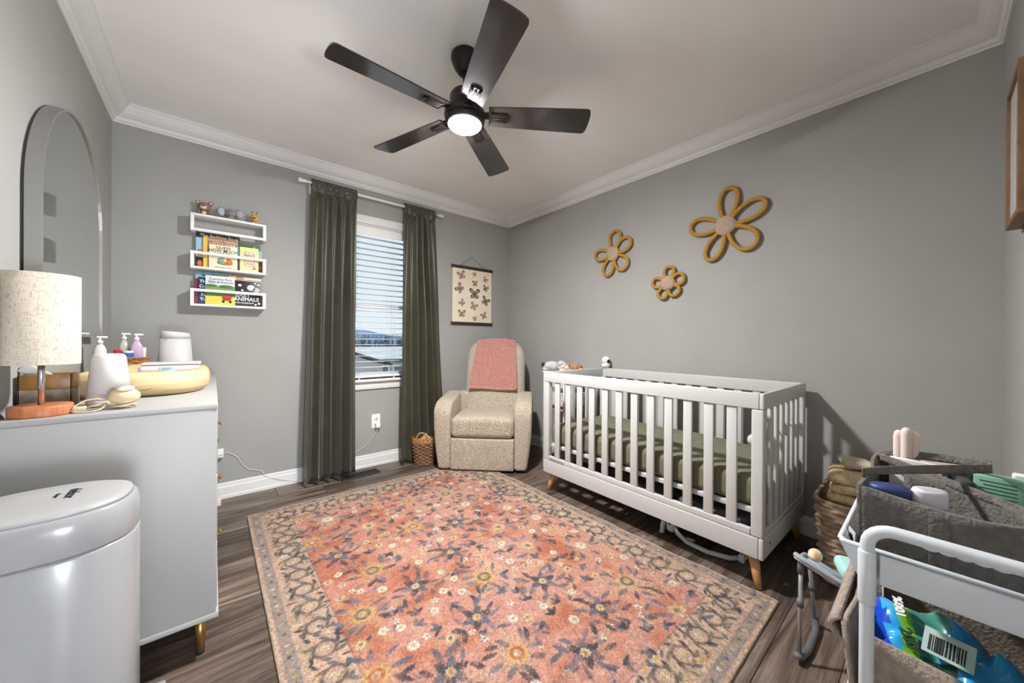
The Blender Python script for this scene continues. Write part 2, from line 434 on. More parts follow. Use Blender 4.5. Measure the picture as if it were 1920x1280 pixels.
for cx in (-0.135, 0.16):
    b = MB()
    for dy in (-0.026, 0.026): b.tube([(cx, dy, -0.05), (cx, dy, zbot)], 0.0009, 5)
    b.tube([(cx+0.008, -0.0265, -0.05), (cx+0.008, -0.0265, zbot)], 0.0009, 5)
    b.build('ladder_cord', M_cord, bl)
for cx in (0.16, -0.135): MB().lathe([(0.003, 0.0), (0.006, -0.006), (0.006, -0.012), (0.002, -0.016)], 8, c=(cx, -0.03, zbot-0.02)).build('cord_tassel', M_cord, bl)

# --- curtain rod
rodY, rodZ = YB-0.085, 2.252
rod = thing('curtain_rod', 'white curtain rod with flared end caps above the window', 'curtain rod', (1.075, rodY, rodZ))
M_rod = mat('rod_enamel', (228, 228, 226), 0.35)
MB().tube([(-0.545, 0, 0), (0.555, 0, 0)], 0.0095, 12, M=Matrix.Identity(4)).build('pole', M_rod, rod)
for sgn in (-1, 1):
    MB().lathe([(0.0, 0), (0.010, 0.001), (0.012, 0.005), (0.012, 0.022), (0.0155, 0.034), (0.0165, 0.05), (0.013, 0.052), (0, 0.052)], 16,
               M=T(0.545*sgn, 0, 0) @ RY(90*sgn)).build('finial', M_rod, rod)
    b = MB(); b.tube([(0.50*sgn, 0.083, -0.03), (0.50*sgn, 0.04, -0.028), (0.50*sgn, 0.012, -0.020), (0.50*sgn, 0, -0.0105)], 0.006, 8)
    b.rbox(0.50*sgn-0.012, 0.50*sgn+0.012, 0.077, 0.084, -0.06, 0.02, 0.003); b.tube([(0.50*sgn-0.006, 0, 0), (0.50*sgn+0.006, 0, 0)], 0.0135, 12)
    b.build('bracket', M_rod, rod)

# --- curtains
def curtain_mat():
    m = mat('olive_satin', (68, 66, 53), 0.40, var=(58, 56, 44), vscale=6, bump=0.05, bscale=220, spec=0.5, sheen=0.3)
    return m
M_curt = curtain_mat()
def curtain(name, label, xt0, xt1, xb0, xb1, nf, seed, ybot, lean):
    rnd = random.Random(seed)
    ph = [rnd.uniform(-1.1, 1.1) for _ in range(nf*2+4)]; am = [rnd.uniform(0.35, 1.45) for _ in range(nf*2+4)]
    root = thing(name, label, 'curtain', ((xt0+xt1)/2, rodY, 0.0), group='olive curtains')
    cx = (xt0+xt1)/2; H = rodZ+0.012
    def fold(u, z):
        t = u*nf; k = int(t); f = t-k
        A = am[k]*(1-f)+am[k+1]*f
        return A*math.sin(2*math.pi*t + ph[k]*(1-f)+ph[k+1]*f)
    def fn(u, v):
        z = 0.012 + (H-0.075-0.012)*v                  # body from hem to just under the pocket
        h = 1-v
        s = h**0.8
        xa = xt0+(xb0-xt0)*s; xb = xt1+(xb1-xt1)*s
        x = xa+(xb-xa)*u
        g = 0.011+0.034*min(1, h*2.2)
        yy = -g*fold(u, z) + lean*h*h*0.06
        yy += 0.006*math.sin(9*u+3*v*4)*h
        x += 0.010*math.sin(2*math.pi*u*nf+1.2)*min(1, h*3)
        return (x-cx, min(yy, ybot), z)
    b = MB(); b.grid(fn, nf*14, 44, thick=0.0022); b.build('panel', M_curt, root)
    # gathered rod pocket and heading ruffle
    def fp(u, v):
        a = math.pi*2*v; nf2 = nf*2.4
        x = xt0+(xt1-xt0)*u
        g = 0.5+0.5*math.sin(2*math.pi*u*nf2)+0.35*math.sin(2*math.pi*u*nf2*1.7+1)
        ry = 0.0125+0.006*g; rz = 0.021+0.004*g
        return (x-cx, ry*math.cos(a), rodZ-0.008+rz*math.sin(a)*1.25)
    b = MB(); b.grid(fp, int(nf*20), 12)
    def fr(u, v):
        g = math.sin(2*math.pi*u*nf*2.4)+0.5*math.sin(2*math.pi*u*nf*4.1+1)
        return (xt0+(xt1-xt0)*u-cx, 0.006*g*(0.5+v), rodZ+0.008+0.026*v+0.004*g)
    b.grid(fr, int(nf*20), 3, thick=0.0015)
    def fs(u, v):                                       # lower edge of the pocket falling into the folds
        p0 = fn(u, 1.0); g = math.sin(2*math.pi*u*nf*2.4)
        return (xt0+(xt1-xt0)*u-cx, p0[1]*(1-v)+(-0.012-0.003*g)*v, p0[2]-0.004+(rodZ-0.018-p0[2]+0.004)*v)
    b.grid(fs, int(nf*20), 4, thick=0.0015)
    b.build('rod_pocket', M_curt, root)
    return root
curtain('curtain', 'wider olive satin curtain hanging at the left of the window', 0.563, 0.892, 0.505, 0.872, 5, 3, 0.055, -1.0)
curtain('curtain', 'narrower olive curtain with silky sheen beside the armchair', 1.287, 1.592, 1.235, 1.690, 6, 5, 0.055, -1.1)

# --- outside: neighbour house under snow, wooded hill
M_snow = mat('snow', (250, 247, 240), 0.9); M_siding = mat('grey_siding', (190, 182, 186), 0.8, var=(175, 168, 172), vscale=1.0, stretch=(0.1, 0.1, 12))
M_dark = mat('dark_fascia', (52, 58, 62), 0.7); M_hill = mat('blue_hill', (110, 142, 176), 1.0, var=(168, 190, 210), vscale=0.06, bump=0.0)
M_tree = mat('bare_tree', (58, 68, 80), 1.0, var=(110, 120, 130), vscale=0.8); M_pw = mat('house_pane', (96, 120, 134), 0.2)
gr = struct(MB().box(-60, 140, 6, 300, -4.2, -4.0).build('ground', M_snow))
def hill_fn(u, v):
    x = -60+330*u; y = 190+40*v
    zz = 2.5+6.2*(0.5+0.5*math.sin(u*7+1.1))*v + 2.8*v + 1.2*math.sin(u*23)*v + 0.7*math.sin(u*61+2)*v
    return (x, y, -4+ (zz+4.0)*v)
hb = MB(); hb.grid(hill_fn, 90, 8); hill = hb.build('hill', M_hill); tag(hill, 'blue wooded hill on the horizon seen through the blind', 'hill')
# bare woods in front of the hill: too many to count
rnd = random.Random(4); tb = MB()
for k in range(420):
    x = rnd.uniform(8, 75); y = rnd.uniform(54, 61); h = rnd.uniform(4.2, 6.2)
    base = -4.0
    tb.tube([(x, y, base), (x+rnd.uniform(-.2, .2), y, base+h*0.6), (x+rnd.uniform(-.5, .5), y, base+h)], [0.14, 0.09, 0.02], 4)
    for j in range(7):
        z0 = base+h*rnd.uniform(0.3, 0.85); a = rnd.uniform(0, 6.28); l = h*rnd.uniform(.14, .3)
        tb.tube([(x, y, z0), (x+math.cos(a)*l, y+math.sin(a)*l, z0+l*0.9)], [0.05, 0.012], 3)
woods = tb.build('woods', M_tree); tag(woods, 'dark bare winter woods below the hill outside', 'trees'); woods['kind'] = 'stuff'
def wood_fn(u, v):
    x = 4+80*u; y = 62+8*v
    return (x, y, -4+(4.1+0.55*math.sin(u*41)+0.35*math.sin(u*113+1)+0.25*math.sin(u*317))*v)
wb = MB(); wb.grid(wood_fn, 220, 3); tb.v += []
fo = wb.build('forest_edge', M_tree); tag(fo, 'grey mass of bare forest edge below the blue hill', 'forest'); fo['kind'] = 'stuff'
hs = thing('neighbour_house', 'neighbouring house with snowy roof and grey siding outside the window', 'house', (5.6, 17.0, -4.0))
def L_(px, z): return z+4.0
b = MB(); b.box(-4.0, 5.5, 0, 6, 0, L_(0, 0.28)); b.build('wall', M_siding, hs)
b = MB(); b.add([(-4.3, -0.5, L_(0, .22)), (5.9, -0.5, L_(0, .22)), (5.9, 3, L_(0, 0.70)), (-4.3, 3, L_(0, .70)), (-4.3, -0.5, L_(0, .12)), (5.9, -0.5, L_(0, .12)), (5.9, 3, L_(0, .60)), (-4.3, 3, L_(0, .60))],
      [(0, 1, 2, 3), (7, 6, 5, 4), (0, 4, 5, 1), (1, 5, 6, 2), (3, 2, 6, 7), (0, 3, 7, 4)]); rf = b.build('roof', M_snow, hs)
MB().box(-4.3, 5.9, -0.56, -0.5, L_(0, .04), L_(0, .16)).build('fascia', M_dark, rf)
wg = MB(); wg.add([(-4.6, -1.6, 0), (0.05, -1.6, 0), (0.05, -1.6, L_(0, 0.02)), (-2.3, -1.6, L_(0, 0.82)), (-4.6, -1.6, L_(0, .02)), (-4.6, 0.0, 0), (0.05, 0, 0), (0.05, 0, L_(0, .02)), (-2.3, 0, L_(0, .82)), (-4.6, 0, L_(0, .02))],
      [(0, 1, 2, 3, 4), (9, 8, 7, 6, 5), (1, 6, 7, 2), (0, 4, 9, 5)]); wg.build('gable_wall', M_siding, hs)
b = MB(); b.prism([(0.35, L_(0, -0.02)), (0.35, L_(0, .06)), (-2.3, L_(0, .96)), (-4.9, L_(0, .06)), (-4.9, L_(0, -.02)), (-2.3, L_(0, .88))], -0.1, 1.9, M=Matrix(((1, 0, 0, 0), (0, 0, -1, 0), (0, 1, 0, 0), (0, 0, 0, 1)))); b.build('gable_roof', M_dark, hs)
b = MB(); b.prism([(0.30, L_(0, .07)), (-2.3, L_(0, 1.0)), (-2.3, L_(0, .965)), (0.30, L_(0, .062))][::-1], 0, 1.85, M=Matrix(((1, 0, 0, 0), (0, 0, -1, 0), (0, 1, 0, 0), (0, 0, 0, 1)))); b.build('roof_snow', M_snow, hs)
for wx in (0.35, 1.1, 1.9):
    f_ = MB().box(wx, wx+0.6, -0.05, 0.01, L_(0, -1.3), L_(0, -0.12)).build('window', M_snow, hs)
    MB().box(wx+0.07, wx+0.53, -0.06, -0.045, L_(0, -1.2), L_(0, -0.22)).build('pane', M_pw, f_)
# ================================================================== rug
def smooth_noise(ny, nx, cells, seed):
    r = np.random.default_rng(seed); gy = max(2, int(cells*ny/nx))+2; gx = cells+2
    g = r.random((gy, gx)); yy = np.linspace(0, gy-1.001, ny); xx = np.linspace(0, gx-1.001, nx)
    y0 = yy.astype(int); x0 = xx.astype(int); fy = (yy-y0)[:, None]; fx = (xx-x0)[None, :]
    fy = fy*fy*(3-2*fy); fx = fx*fx*(3-2*fx)
    return (g[y0][:, x0]*(1-fy)*(1-fx)+g[y0][:, x0+1]*(1-fy)*fx+g[y0+1][:, x0]*fy*(1-fx)+g[y0+1][:, x0+1]*fy*fx)
def make_rug():
    W, Lg = 1.63, 2.262; nx, ny = 470, 652
    xs = np.linspace(0, W, nx); ys = np.linspace(0, Lg, ny); X, Y = np.meshgrid(xs, ys)
    L3 = lambda c: np.array(lin(c)[:3])
    SAL, PNK, RUST, CRM = L3((190, 130, 106)), L3((192, 146, 132)), L3((170, 98, 74)), L3((198, 180, 154))
    BLU, SLT, YEL, WHT, LIL, OLV = L3((88, 95, 106)), L3((56, 60, 66)), L3((198, 162, 96)), L3((214, 208, 190)), L3((146, 134, 152)), L3((104, 100, 82))
    n1 = smooth_noise(ny, nx, 6, 1); n2 = smooth_noise(ny, nx, 22, 2); n3 = smooth_noise(ny, nx, 90, 3); n4 = smooth_noise(ny, nx, 230, 4)
    a = np.clip((0.55*n1+0.3*n2+0.15*n3-0.32)/0.36, 0, 1)[..., None]
    C = PNK*(1-a)+SAL*a
    a = np.clip((smooth_noise(ny, nx, 34, 8)-0.55)*3, 0, 1)[..., None]*0.38; C = C*(1-a)+(CRM*0.6+YEL*0.4)*a
    a = np.clip((smooth_noise(ny, nx, 60, 9)-0.5)*3, 0, 1)[..., None]*0.34; C = C*(1-a)+RUST*a
    a = np.clip((0.5*n2+0.5*n1-0.56)/0.2, 0, 1)[..., None]*0.75
    C = C*(1-a)+RUST*a
    mott = (0.5*n3+0.5*n4)
    def blend(sl, mask, col, al=0.9, wear=0.55):
        wv = np.clip((mott[sl]-0.26)/0.22, 0, 1) if wear else 1
        m = (np.clip(mask, 0, 1)*al*(1-wear+wear*wv))[..., None]
        C[sl] = C[sl]*(1-m)+col*m
    def win(cx, cy, R):
        i0 = max(0, int((cx-R)/W*(nx-1))); i1 = min(nx, int((cx+R)/W*(nx-1))+2)
        j0 = max(0, int((cy-R)/Lg*(ny-1))); j1 = min(ny, int((cy+R)/Lg*(ny-1))+2)
        if i1-i0 < 2 or j1-j0 < 2: return None
        sl = (slice(j0, j1), slice(i0, i1)); return sl, X[sl]-cx, Y[sl]-cy
    sharp = 0.0028
    def leaf(cx, cy, ln, wd, ang, col, al=0.92):
        q = win(cx, cy, ln*1.1)
        if not q: return
        sl, dx, dy = q; u = (dx*math.cos(ang)+dy*math.sin(ang))/ln; v = (-dx*math.sin(ang)+dy*math.cos(ang))
        v = v + 0.18*wd*np.sin(u*2.6)
        env = wd*np.clip(1-u*u, 0, 1)**0.85*(0.85+0.15*np.sin(u*16))
        blend(sl, (env-np.abs(v))/sharp, col, al)
        blend(sl, (0.0016-np.abs(v))/sharp*(np.abs(u) < 0.8), SLT*0.7, 0.5)
    def daisy(cx, cy, R, n=14, c1=WHT, c2=YEL):
        q = win(cx, cy, R*1.3)
        if not q: return
        sl, dx, dy = q; r = np.hypot(dx, dy); th = np.arctan2(dy, dx)
        e = R*(0.86+0.14*np.cos(n*th))
        blend(sl, (e*1.14-r)/sharp, SLT, 0.45); blend(sl, (e-r)/sharp, c1, 0.95, 0.15)
        blend(sl, (-0.86-np.cos(n*th)+0.0)/0.1*(r > 0.3*R)*(r < e), SLT, 0.6, 0)
        blend(sl, (0.36*R-r)/sharp, c2, 0.95, 0.2); blend(sl, (0.14*R-r)/sharp, RUST, 0.8)
    def rosette(cx, cy, R, cols=(YEL, BLU, YEL)):
        q = win(cx, cy, R*1.3)
        if not q: return
        sl, dx, dy = q; r = np.hypot(dx, dy); th = np.arctan2(dy, dx); e = R*(0.88+0.12*np.cos(9*th))
        blend(sl, (e-r)/sharp, cols[0], 0.85); blend(sl, (0.62*R-r)/sharp, cols[1], 0.9); blend(sl, (0.34*R-r)/sharp, cols[2], 0.9)
        blend(sl, (0.12-np.abs(np.cos(9*th)))/0.1*(r > 0.6*R)*(r < e), RUST, 0.5, 0)
    def stem(p0, p1, p2, wdt=0.0022):
        for t in np.linspace(0, 1, 46):
            x = (1-t)**2*p0[0]+2*t*(1-t)*p1[0]+t*t*p2[0]; y = (1-t)**2*p0[1]+2*t*(1-t)*p1[1]+t*t*p2[1]
            q = win(x, y, wdt*3)
            if q: sl, dx, dy = q; blend(sl, (wdt*1.25-np.hypot(dx, dy))/0.002, SLT, 0.5, 0.3)
    rnd = random.Random(21)
    def blossom(cx, cy, R, col):
        q = win(cx, cy, R*1.4)
        if not q: return
        sl, dx, dy = q; r = np.hypot(dx, dy); th = np.arctan2(dy, dx)+cx*40
        e = R*(0.72+0.28*np.cos(5*th)); blend(sl, (e-r)/sharp, col, 0.9); blend(sl, (0.3*R-r)/sharp, SLT, 0.8)
    # ---- border
    edge = np.minimum(np.minimum(X, W-X), np.minimum(Y, Lg-Y)); full = (slice(None), slice(None))
    bd = 0.205
    band = (edge < bd)
    blend(full, ((bd-edge)/0.006), CRM*0.62+PNK*0.38, 0.78, 0.3); blend(full, ((bd-edge)/0.006)*np.clip((n2-0.45)*4, 0, 1), SLT*0.4+CRM*0.6, 0.45, 0.6)
    blend(full, np.clip(1-np.abs(edge-bd)/0.005, 0, 1), SLT*0.6+BLU*0.4, 0.5, 0.7)
    blend(full, np.clip((edge-0.016)/0.004, 0, 1)*np.clip((0.060-edge)/0.004, 0, 1), BLU*0.75+CRM*0.25, 0.8, 0.5)
    blend(full, np.clip((0.012-edge)/0.004, 0, 1), CRM*0.7+PNK*0.3, 0.9, 0.2)
    def along(fn):
        for side, ln in ((0, W), (1, Lg), (2, W), (3, Lg)):
            fn(side, ln)
    def pos(side, t, d):
        return {0: (t, d), 1: (W-d, t), 2: (W-t, Lg-d), 3: (d, Lg-t)}[side]
    def border(side, ln):
        n = int(ln/0.030)
        for k in range(n):
            t = (k+0.5)*ln/n; x, y = pos(side, t, 0.038)
            blossom(x, y, 0.011, (WHT, YEL, SLT, PNK)[k % 4])
        n = int(ln/0.125); 
        for k in range(n):
            t = (k+0.5)*ln/n; x, y = pos(side, t, 0.138)
            if min(t, ln-t) < 0.1: continue
            q = win(x, y, 0.05)
            if q: sl, dx, dy = q; r = np.hypot(dx, dy); blend(sl, np.clip(1.3-np.abs(r-0.036)/0.008, 0, 1), SLT, 0.85); 
            daisy(x, y, 0.019, 8, CRM, YEL)
            for s_ in range(6):
                a = s_*math.pi/3+0.4; leaf(x+0.050*math.cos(a), y+0.050*math.sin(a), 0.022, 0.011, a+1.2, (SLT, BLU, OLV)[s_ % 3])
        n = int(ln/0.034)
        for k in range(n):
            t = (k+0.5)*ln/n
            for d in (0.088, 0.19):
                x, y = pos(side, t+rnd.uniform(-.008, .008), d+rnd.uniform(-.008, .008)); a = rnd.uniform(0, 6.3)
                if rnd.random() < 0.78: leaf(x, y, rnd.uniform(.014, .025), rnd.uniform(.007, .011), a, rnd.choice((SLT, BLU, OLV, SLT, YEL)))
                else: blossom(x, y, 0.010, rnd.choice((WHT, YEL)))
    along(border)
    # ---- field: spaced sprays
    pts = []
    def ok(x, y, d):
        if not (bd+0.02 < x < W-bd-0.02 and bd+0.02 < y < Lg-bd-0.02): return False
        return all((x-a)**2+(y-b)**2 > (d+c)**2 for a, b, c in pts)
    big = 0
    for tr in range(6000):
        x, y = rnd.uniform(0, W), rnd.uniform(0, Lg)
        if ok(x, y, 0.112):
            pts.append((x, y, 0.100)); big += 1; a0 = rnd.uniform(0, 6.28); kind = rnd.randrange(5)
            for s_ in range(3):                         # branches with small blossoms
                a = a0+2.1*s_+rnd.uniform(-.4, .4); r = rnd.uniform(.12, .17)
                ex, ey = x+r*math.cos(a), y+r*math.sin(a)
                stem((x, y), (x+0.6*r*math.cos(a+0.4), y+0.6*r*math.sin(a+0.4)), (ex, ey))
                blossom(ex, ey, rnd.uniform(.015, .021), rnd.choice((WHT, CRM, WHT, LIL)))
                leaf(x+0.7*r*math.cos(a+.28), y+0.7*r*math.sin(a+.28), rnd.uniform(.026, .038), .014, a+1.0, rnd.choice((BLU, SLT)))
                leaf(x+1.1*r*math.cos(a-.2), y+1.1*r*math.sin(a-.2), rnd.uniform(.018, .026), .011, a-0.8, rnd.choice((BLU, SLT, BLU*0.6+LIL*0.4)))
            for s_ in range(8):
                a = a0+0.79*s_+rnd.uniform(-.25, .25); r = rnd.uniform(.064, .096)
                leaf(x+r*math.cos(a), y+r*math.sin(a), rnd.uniform(.026, .044), rnd.uniform(.011, .017), a+rnd.uniform(-.7, .7), rnd.choice((BLU, SLT, BLU, BLU*0.7+LIL*0.3)))
            q = win(x, y, 0.12)
            if q: sl, dx, dy = q; r_ = np.hypot(dx, dy); blend(sl, (0.095-r_)/0.05*(n3[sl]+0.2), (CRM*0.6+YEL*0.4) if kind < 3 else PNK, 0.35)
            if kind == 0: rosette(x, y, 0.052)
            elif kind == 1: rosette(x, y, 0.046, (YEL, RUST, CRM))
            elif kind == 2: daisy(x, y, 0.036)
            elif kind == 3:
                for s_ in range(6): a = s_*1.05; leaf(x+.032*math.cos(a), y+.032*math.sin(a), .034, .021, a, (SLT, BLU)[s_ % 2])
                rosette(x, y, 0.022, (CRM, YEL, RUST))
            else: rosette(x, y, 0.04, (CRM, YEL, BLU))
    for tr in range(5000):
        x, y = rnd.uniform(0, W), rnd.uniform(0, Lg)
        if ok(x, y, 0.028):
            pts.append((x, y, 0.026)); k = rnd.random(); a = rnd.uniform(0, 6.28)
            if k < 0.2: daisy(x, y, rnd.uniform(.02, .027), 12)
            elif k < 0.34: rosette(x, y, .026, (YEL, CRM, BLU))
            elif k < 0.5: blossom(x, y, .02, rnd.choice((WHT, CRM)))
            else:
                for s_ in range(3):
                    aa = a+s_*0.9; leaf(x+.018*math.cos(aa), y+.018*math.sin(aa), rnd.uniform(.018, .032), rnd.uniform(.009, .015), aa, rnd.choice((BLU, SLT, BLU)))
    C *= (0.52+0.34*n4+0.20*smooth_noise(ny, nx, 330, 12))[..., None]
    # ---- mesh: pile surface, folded creases and bound edge
    Z = 0.0115+0.0010*(n4-0.5)*2+0.0012*(n3-0.5)
    for (cxx, sl_) in ((0.30, 0.10), (0.335, -0.06)):   # fold creases left from the rolled rug, near the cart end
        d = X-(W-0.42)-sl_*0 - (Y-0.2)*0.18*(1 if sl_ > 0 else -1)
        Z += 0.004*np.exp(-(d/0.012)**2)*np.clip((0.75-Y)/0.3, 0, 1)*np.clip((Y-0.05)/0.2, 0, 1)
    ed = np.clip(edge/0.008, 0, 1); Z = Z*(0.55+0.45*np.sqrt(ed))
    wob = 0.004*np.sin(Y*9)+0.003*np.sin(Y*23+1)
    Xo = X + wob*(X/W)
    V = np.stack([Xo, Y, Z], -1).reshape(-1, 3); nb = len(V)
    idx = np.arange(nx*ny).reshape(ny, nx)
    quads = np.stack([idx[:-1, :-1], idx[:-1, 1:], idx[1:, 1:], idx[1:, :-1]], -1).reshape(-1, 4)
    loop = np.concatenate([idx[0, :-1], idx[:-1, -1], idx[-1, :0:-1], idx[:0:-1, 0]])
    LV = V[loop].copy(); LV[:, 2] = 0.0004; nl = len(loop)
    sk = np.stack([loop, nb+np.arange(nl), nb+(np.arange(nl)+1) % nl, np.roll(loop, -1)], -1)
    V2 = np.concatenate([V, LV]); Q = np.concatenate([quads, sk])
    me = bpy.data.meshes.new('rug_pile'); me.vertices.add(len(V2)); me.vertices.foreach_set('co', V2.astype(np.float32).ravel())
    me.loops.add(Q.size); me.loops.foreach_set('vertex_index', Q.astype(np.int32).ravel())
    me.polygons.add(len(Q)); me.polygons.foreach_set('loop_start', np.arange(0, Q.size, 4, dtype=np.int32))
    me.update(calc_edges=True); me.polygons.foreach_set('use_smooth', np.ones(len(Q), dtype=bool))
    at = me.color_attributes.new('pattern', 'FLOAT_COLOR', 'POINT')
    cc = np.ones((len(V2), 4), np.float32); cc[:nb, :3] = C.reshape(-1, 3); cc[nb:, :3] = L3((206, 178, 120)); at.data.foreach_set('color', cc.ravel())
    m = bpy.data.materials.new('rug_wool'); m.use_nodes = True; N = m.node_tree.nodes; Lk = m.node_tree.links; p = N['Principled BSDF']
    va = N.new('ShaderNodeVertexColor'); va.layer_name = 'pattern'; tc = N.new('ShaderNodeTexCoord')
    mp = N.new('ShaderNodeMapping'); mp.inputs['Scale'].default_value = (1, 1.6, 1)
    n = N.new('ShaderNodeTexNoise'); n.inputs['Scale'].default_value = 150; n.inputs['Detail'].default_value = 4
    Lk.new(tc.outputs['Object'], mp.inputs[0]); Lk.new(mp.outputs[0], n.inputs['Vector'])
    mr = N.new('ShaderNodeMapRange'); mr.inputs['From Min'].default_value = .3; mr.inputs['From Max'].default_value = .7; mr.inputs['To Min'].default_value = 0.62; mr.inputs['To Max'].default_value = 1.3
    Lk.new(n.outputs['Fac'], mr.inputs[0]); mx = N.new('ShaderNodeMixRGB'); mx.blend_type = 'MULTIPLY'; mx.inputs[0].default_value = 1.0
    Lk.new(va.outputs['Color'], mx.inputs[1]); Lk.new(mr.outputs[0], mx.inputs[2]); Lk.new(mx.outputs[0], p.inputs['Base Color'])
    p.inputs['Roughness'].default_value = 0.95; p.inputs['Specular IOR Level'].default_value = 0.1; p.inputs['Sheen Weight'].default_value = 0.15
    bp = N.new('ShaderNodeBump'); bp.inputs['Strength'].default_value = 0.7; bp.inputs['Distance'].default_value = 0.004
    Lk.new(n.outputs['Fac'], bp.inputs['Height']); Lk.new(bp.outputs[0], p.inputs['Normal'])
    me.materials.append(m)
    o = bpy.data.objects.new('area_rug', me); COL.objects.link(o)
    o.location = (0.163, 0.408, 0.0006)
    tag(o, 'large floral rug in faded salmon and slate blue with patterned border', 'rug')
make_rug()

# ================================================================== ceiling fan
fan = thing('ceiling_fan', 'dark five-blade ceiling fan with a lit round lamp', 'ceiling fan', (0.925, 1.46, 0.0))
M_bronze = mat('oil_bronze', (46, 42, 40), 0.38, metal=0.5, var=(38, 35, 34), vscale=40)
M_blade = mat('blade_espresso', (38, 34, 34), 0.2, var=(48, 42, 41), vscale=8, stretch=(1.0, 9.0, 1), spec=0.6, coat=0.7)
MB().lathe([(0.0, ZC-.001), (0.066, ZC-.001), (0.068, ZC-0.012), (0.066, ZC-0.03), (0.052, ZC-0.062), (0.036, ZC-0.085), (0.022, ZC-0.098), (0.0, ZC-0.098)][::-1], 32).build('canopy', M_bronze, fan)
b = MB(); b.lathe([(0.0, 2.262), (0.011, 2.262), (0.011, ZC-0.09), (0, ZC-.09)], 16); b.lathe([(0.0, 2.262), (0.026, 2.264), (0.022, 2.285), (0.012, 2.295)], 20)
b.lathe([(0.011, ZC-0.104), (0.02, ZC-0.1), (0.02, ZC-0.09)], 20); b.build('downrod', M_bronze, fan)
MB().lathe([(0.0, 2.140), (0.094, 2.140), (0.098, 2.150), (0.096, 2.172), (0.080, 2.182), (0.074, 2.192), (0.072, 2.245), (0.062, 2.262), (0.0, 2.264)], 40).build('motor_housing', M_bronze, fan)
MB().lathe([(0.0, 2.112), (0.079, 2.112), (0.088, 2.118), (0.094, 2.128), (0.095, 2.1405), (0.0, 2.1405)], 40).build('light_ring', M_bronze, fan)
MB().lathe([(0.0, 2.094), (0.03, 2.0945), (0.055, 2.0975), (0.072, 2.104), (0.079, 2.112), (0.079, 2.118), (0, 2.118)], 40).build(
    'lamp_shade', mat('fan_lamp_glow', (255, 240, 214), 0.4, emit=(250, 248, 246), estr=FAN_LAMP), fan, label='glowing warm white lamp cover')
def blade_poly():
    pts = []; w0, w1 = 0.054, 0.071
    pts += [(0.115, -w0), (0.30, -0.062), (0.58, -w1)]
    for k in range(9):
        a = -math.pi/2+math.pi*k/8; pts.append((0.585+0.020*math.cos(a)**0.6 if math.cos(a) > 1e-6 else 0.585, 0.0705*math.sin(a)))
    pts += [(0.58, w1), (0.30, 0.062), (0.115, w0)]
    return pts
def blade_mesh():
    return MB().prism(blade_poly(), -0.003, 0.003, M=RX(-13)).mesh('blade', M_blade)
def iron_mesh():
    b = MB(); M = RX(-13)
    b.rbox(0.128, 0.205, -0.027, 0.027, -0.0085, -0.0035, 0.0024, 2, M=M)
    for yy in (-0.017, 0.0, 0.017): b.rbox(0.135, 0.198, yy-0.0055, yy+0.0055, -0.013, -0.0085, 0.002, 1, M=M)
    b.rbox(0.20, 0.214, -0.013, 0.013, -0.0085, -0.0035, 0.002, 1, M=M)
    b.rbox(0.07, 0.14, -0.018, 0.018, 0.0, 0.010, 0.003, 1, M=M)
    return b.mesh('blade_iron', M_bronze)
bm_, im_ = blade_mesh(), iron_mesh()
for k in range(5):
    o = bpy.data.objects.new('blade', bm_); COL.objects.link(o); o.parent = fan; o.location = (0, 0, 2.158); o.rotation_euler = (0, 0, math.radians(180+72*k))
    i_ = bpy.data.objects.new('blade_bracket', im_); COL.objects.link(i_); i_.parent = o

# ================================================================== crib
crib = thing('crib', 'white baby crib with slatted sides and tapered wooden legs', 'crib', (1.800, 0.466, 0.0), math.radians(-1.2))
M_crib = mat('crib_enamel', (192, 192, 190), 0.38, spec=0.45)
M_leg = mat('crib_beech', (206, 158, 104), 0.45, var=(190, 140, 88), vscale=14, stretch=(6, 6, 1))
CW, CL = 0.69, 1.349; zt0, zt1 = 0.787, 0.857; za0, za1 = 0.140, 0.232; pr_ = 0.05
def rail(name, x0, x1, y0, y1, z0, z1, r=0.004): return MB().rbox(x0, x1, y0, y1, z0, z1, r, 2).build(name, M_crib, crib)
for y0, y1 in ((0, pr_), (CL-pr_, CL)):                          # corner posts with a chamfered outer corner
    for x0, x1 in ((0, 0.045), (CW-0.045, CW)):
        rail('post', x0+.001, x1, y0+.001, y1-.001, za1, zt0, 0.008)
rail('top_rail', 0, 0.028, 0.019, CL-0.019, zt0, zt1-.0005); rail('top_rail', CW-0.028, CW, 0.019, CL-0.019, zt0, zt1-.0005)
rail('end_rail', 0, CW, 0, 0.0185, zt0, zt1, 0.006); rail('end_rail', 0, CW, CL-0.0185, CL, zt0, zt1, 0.006)
rail('apron', 0, 0.026, 0.0195, CL-0.0195, za0, za1-.001); rail('apron', CW-0.026, CW, 0.0195, CL-0.0195, za0, za1-.001)
rail('end_apron', 0, CW, 0, 0.019, za0, za1, 0.006); rail('end_apron', 0, CW, CL-0.019, CL, za0, za1, 0.006)
rail('lower_rail', 0.003, 0.026, pr_, CL-pr_, za1, 0.262); rail('lower_rail', CW-0.026, CW-.003, pr_, CL-pr_, za1, 0.262)
rail('end_lower_rail', 0.045, CW-0.045, 0.003, 0.022, za1, 0.258); rail('end_lower_rail', 0.045, CW-0.045, CL-0.022, CL-0.003, za1, 0.258)
sl_m = MB().rbox(-0.0075, 0.0075, -0.0215, 0.0215, 0.262, zt0, 0.003, 1).mesh('slat', M_crib)
sl_e = MB().rbox(-0.0215, 0.0215, -0.0075, 0.0075, 0.258, zt0, 0.003, 1).mesh('slat', M_crib)
def put(mesh, nm, loc, par, rot=None):
    o = bpy.data.objects.new(nm, mesh); COL.objects.link(o); o.parent = par; o.location = loc
    if rot: o.rotation_euler = rot
    return o
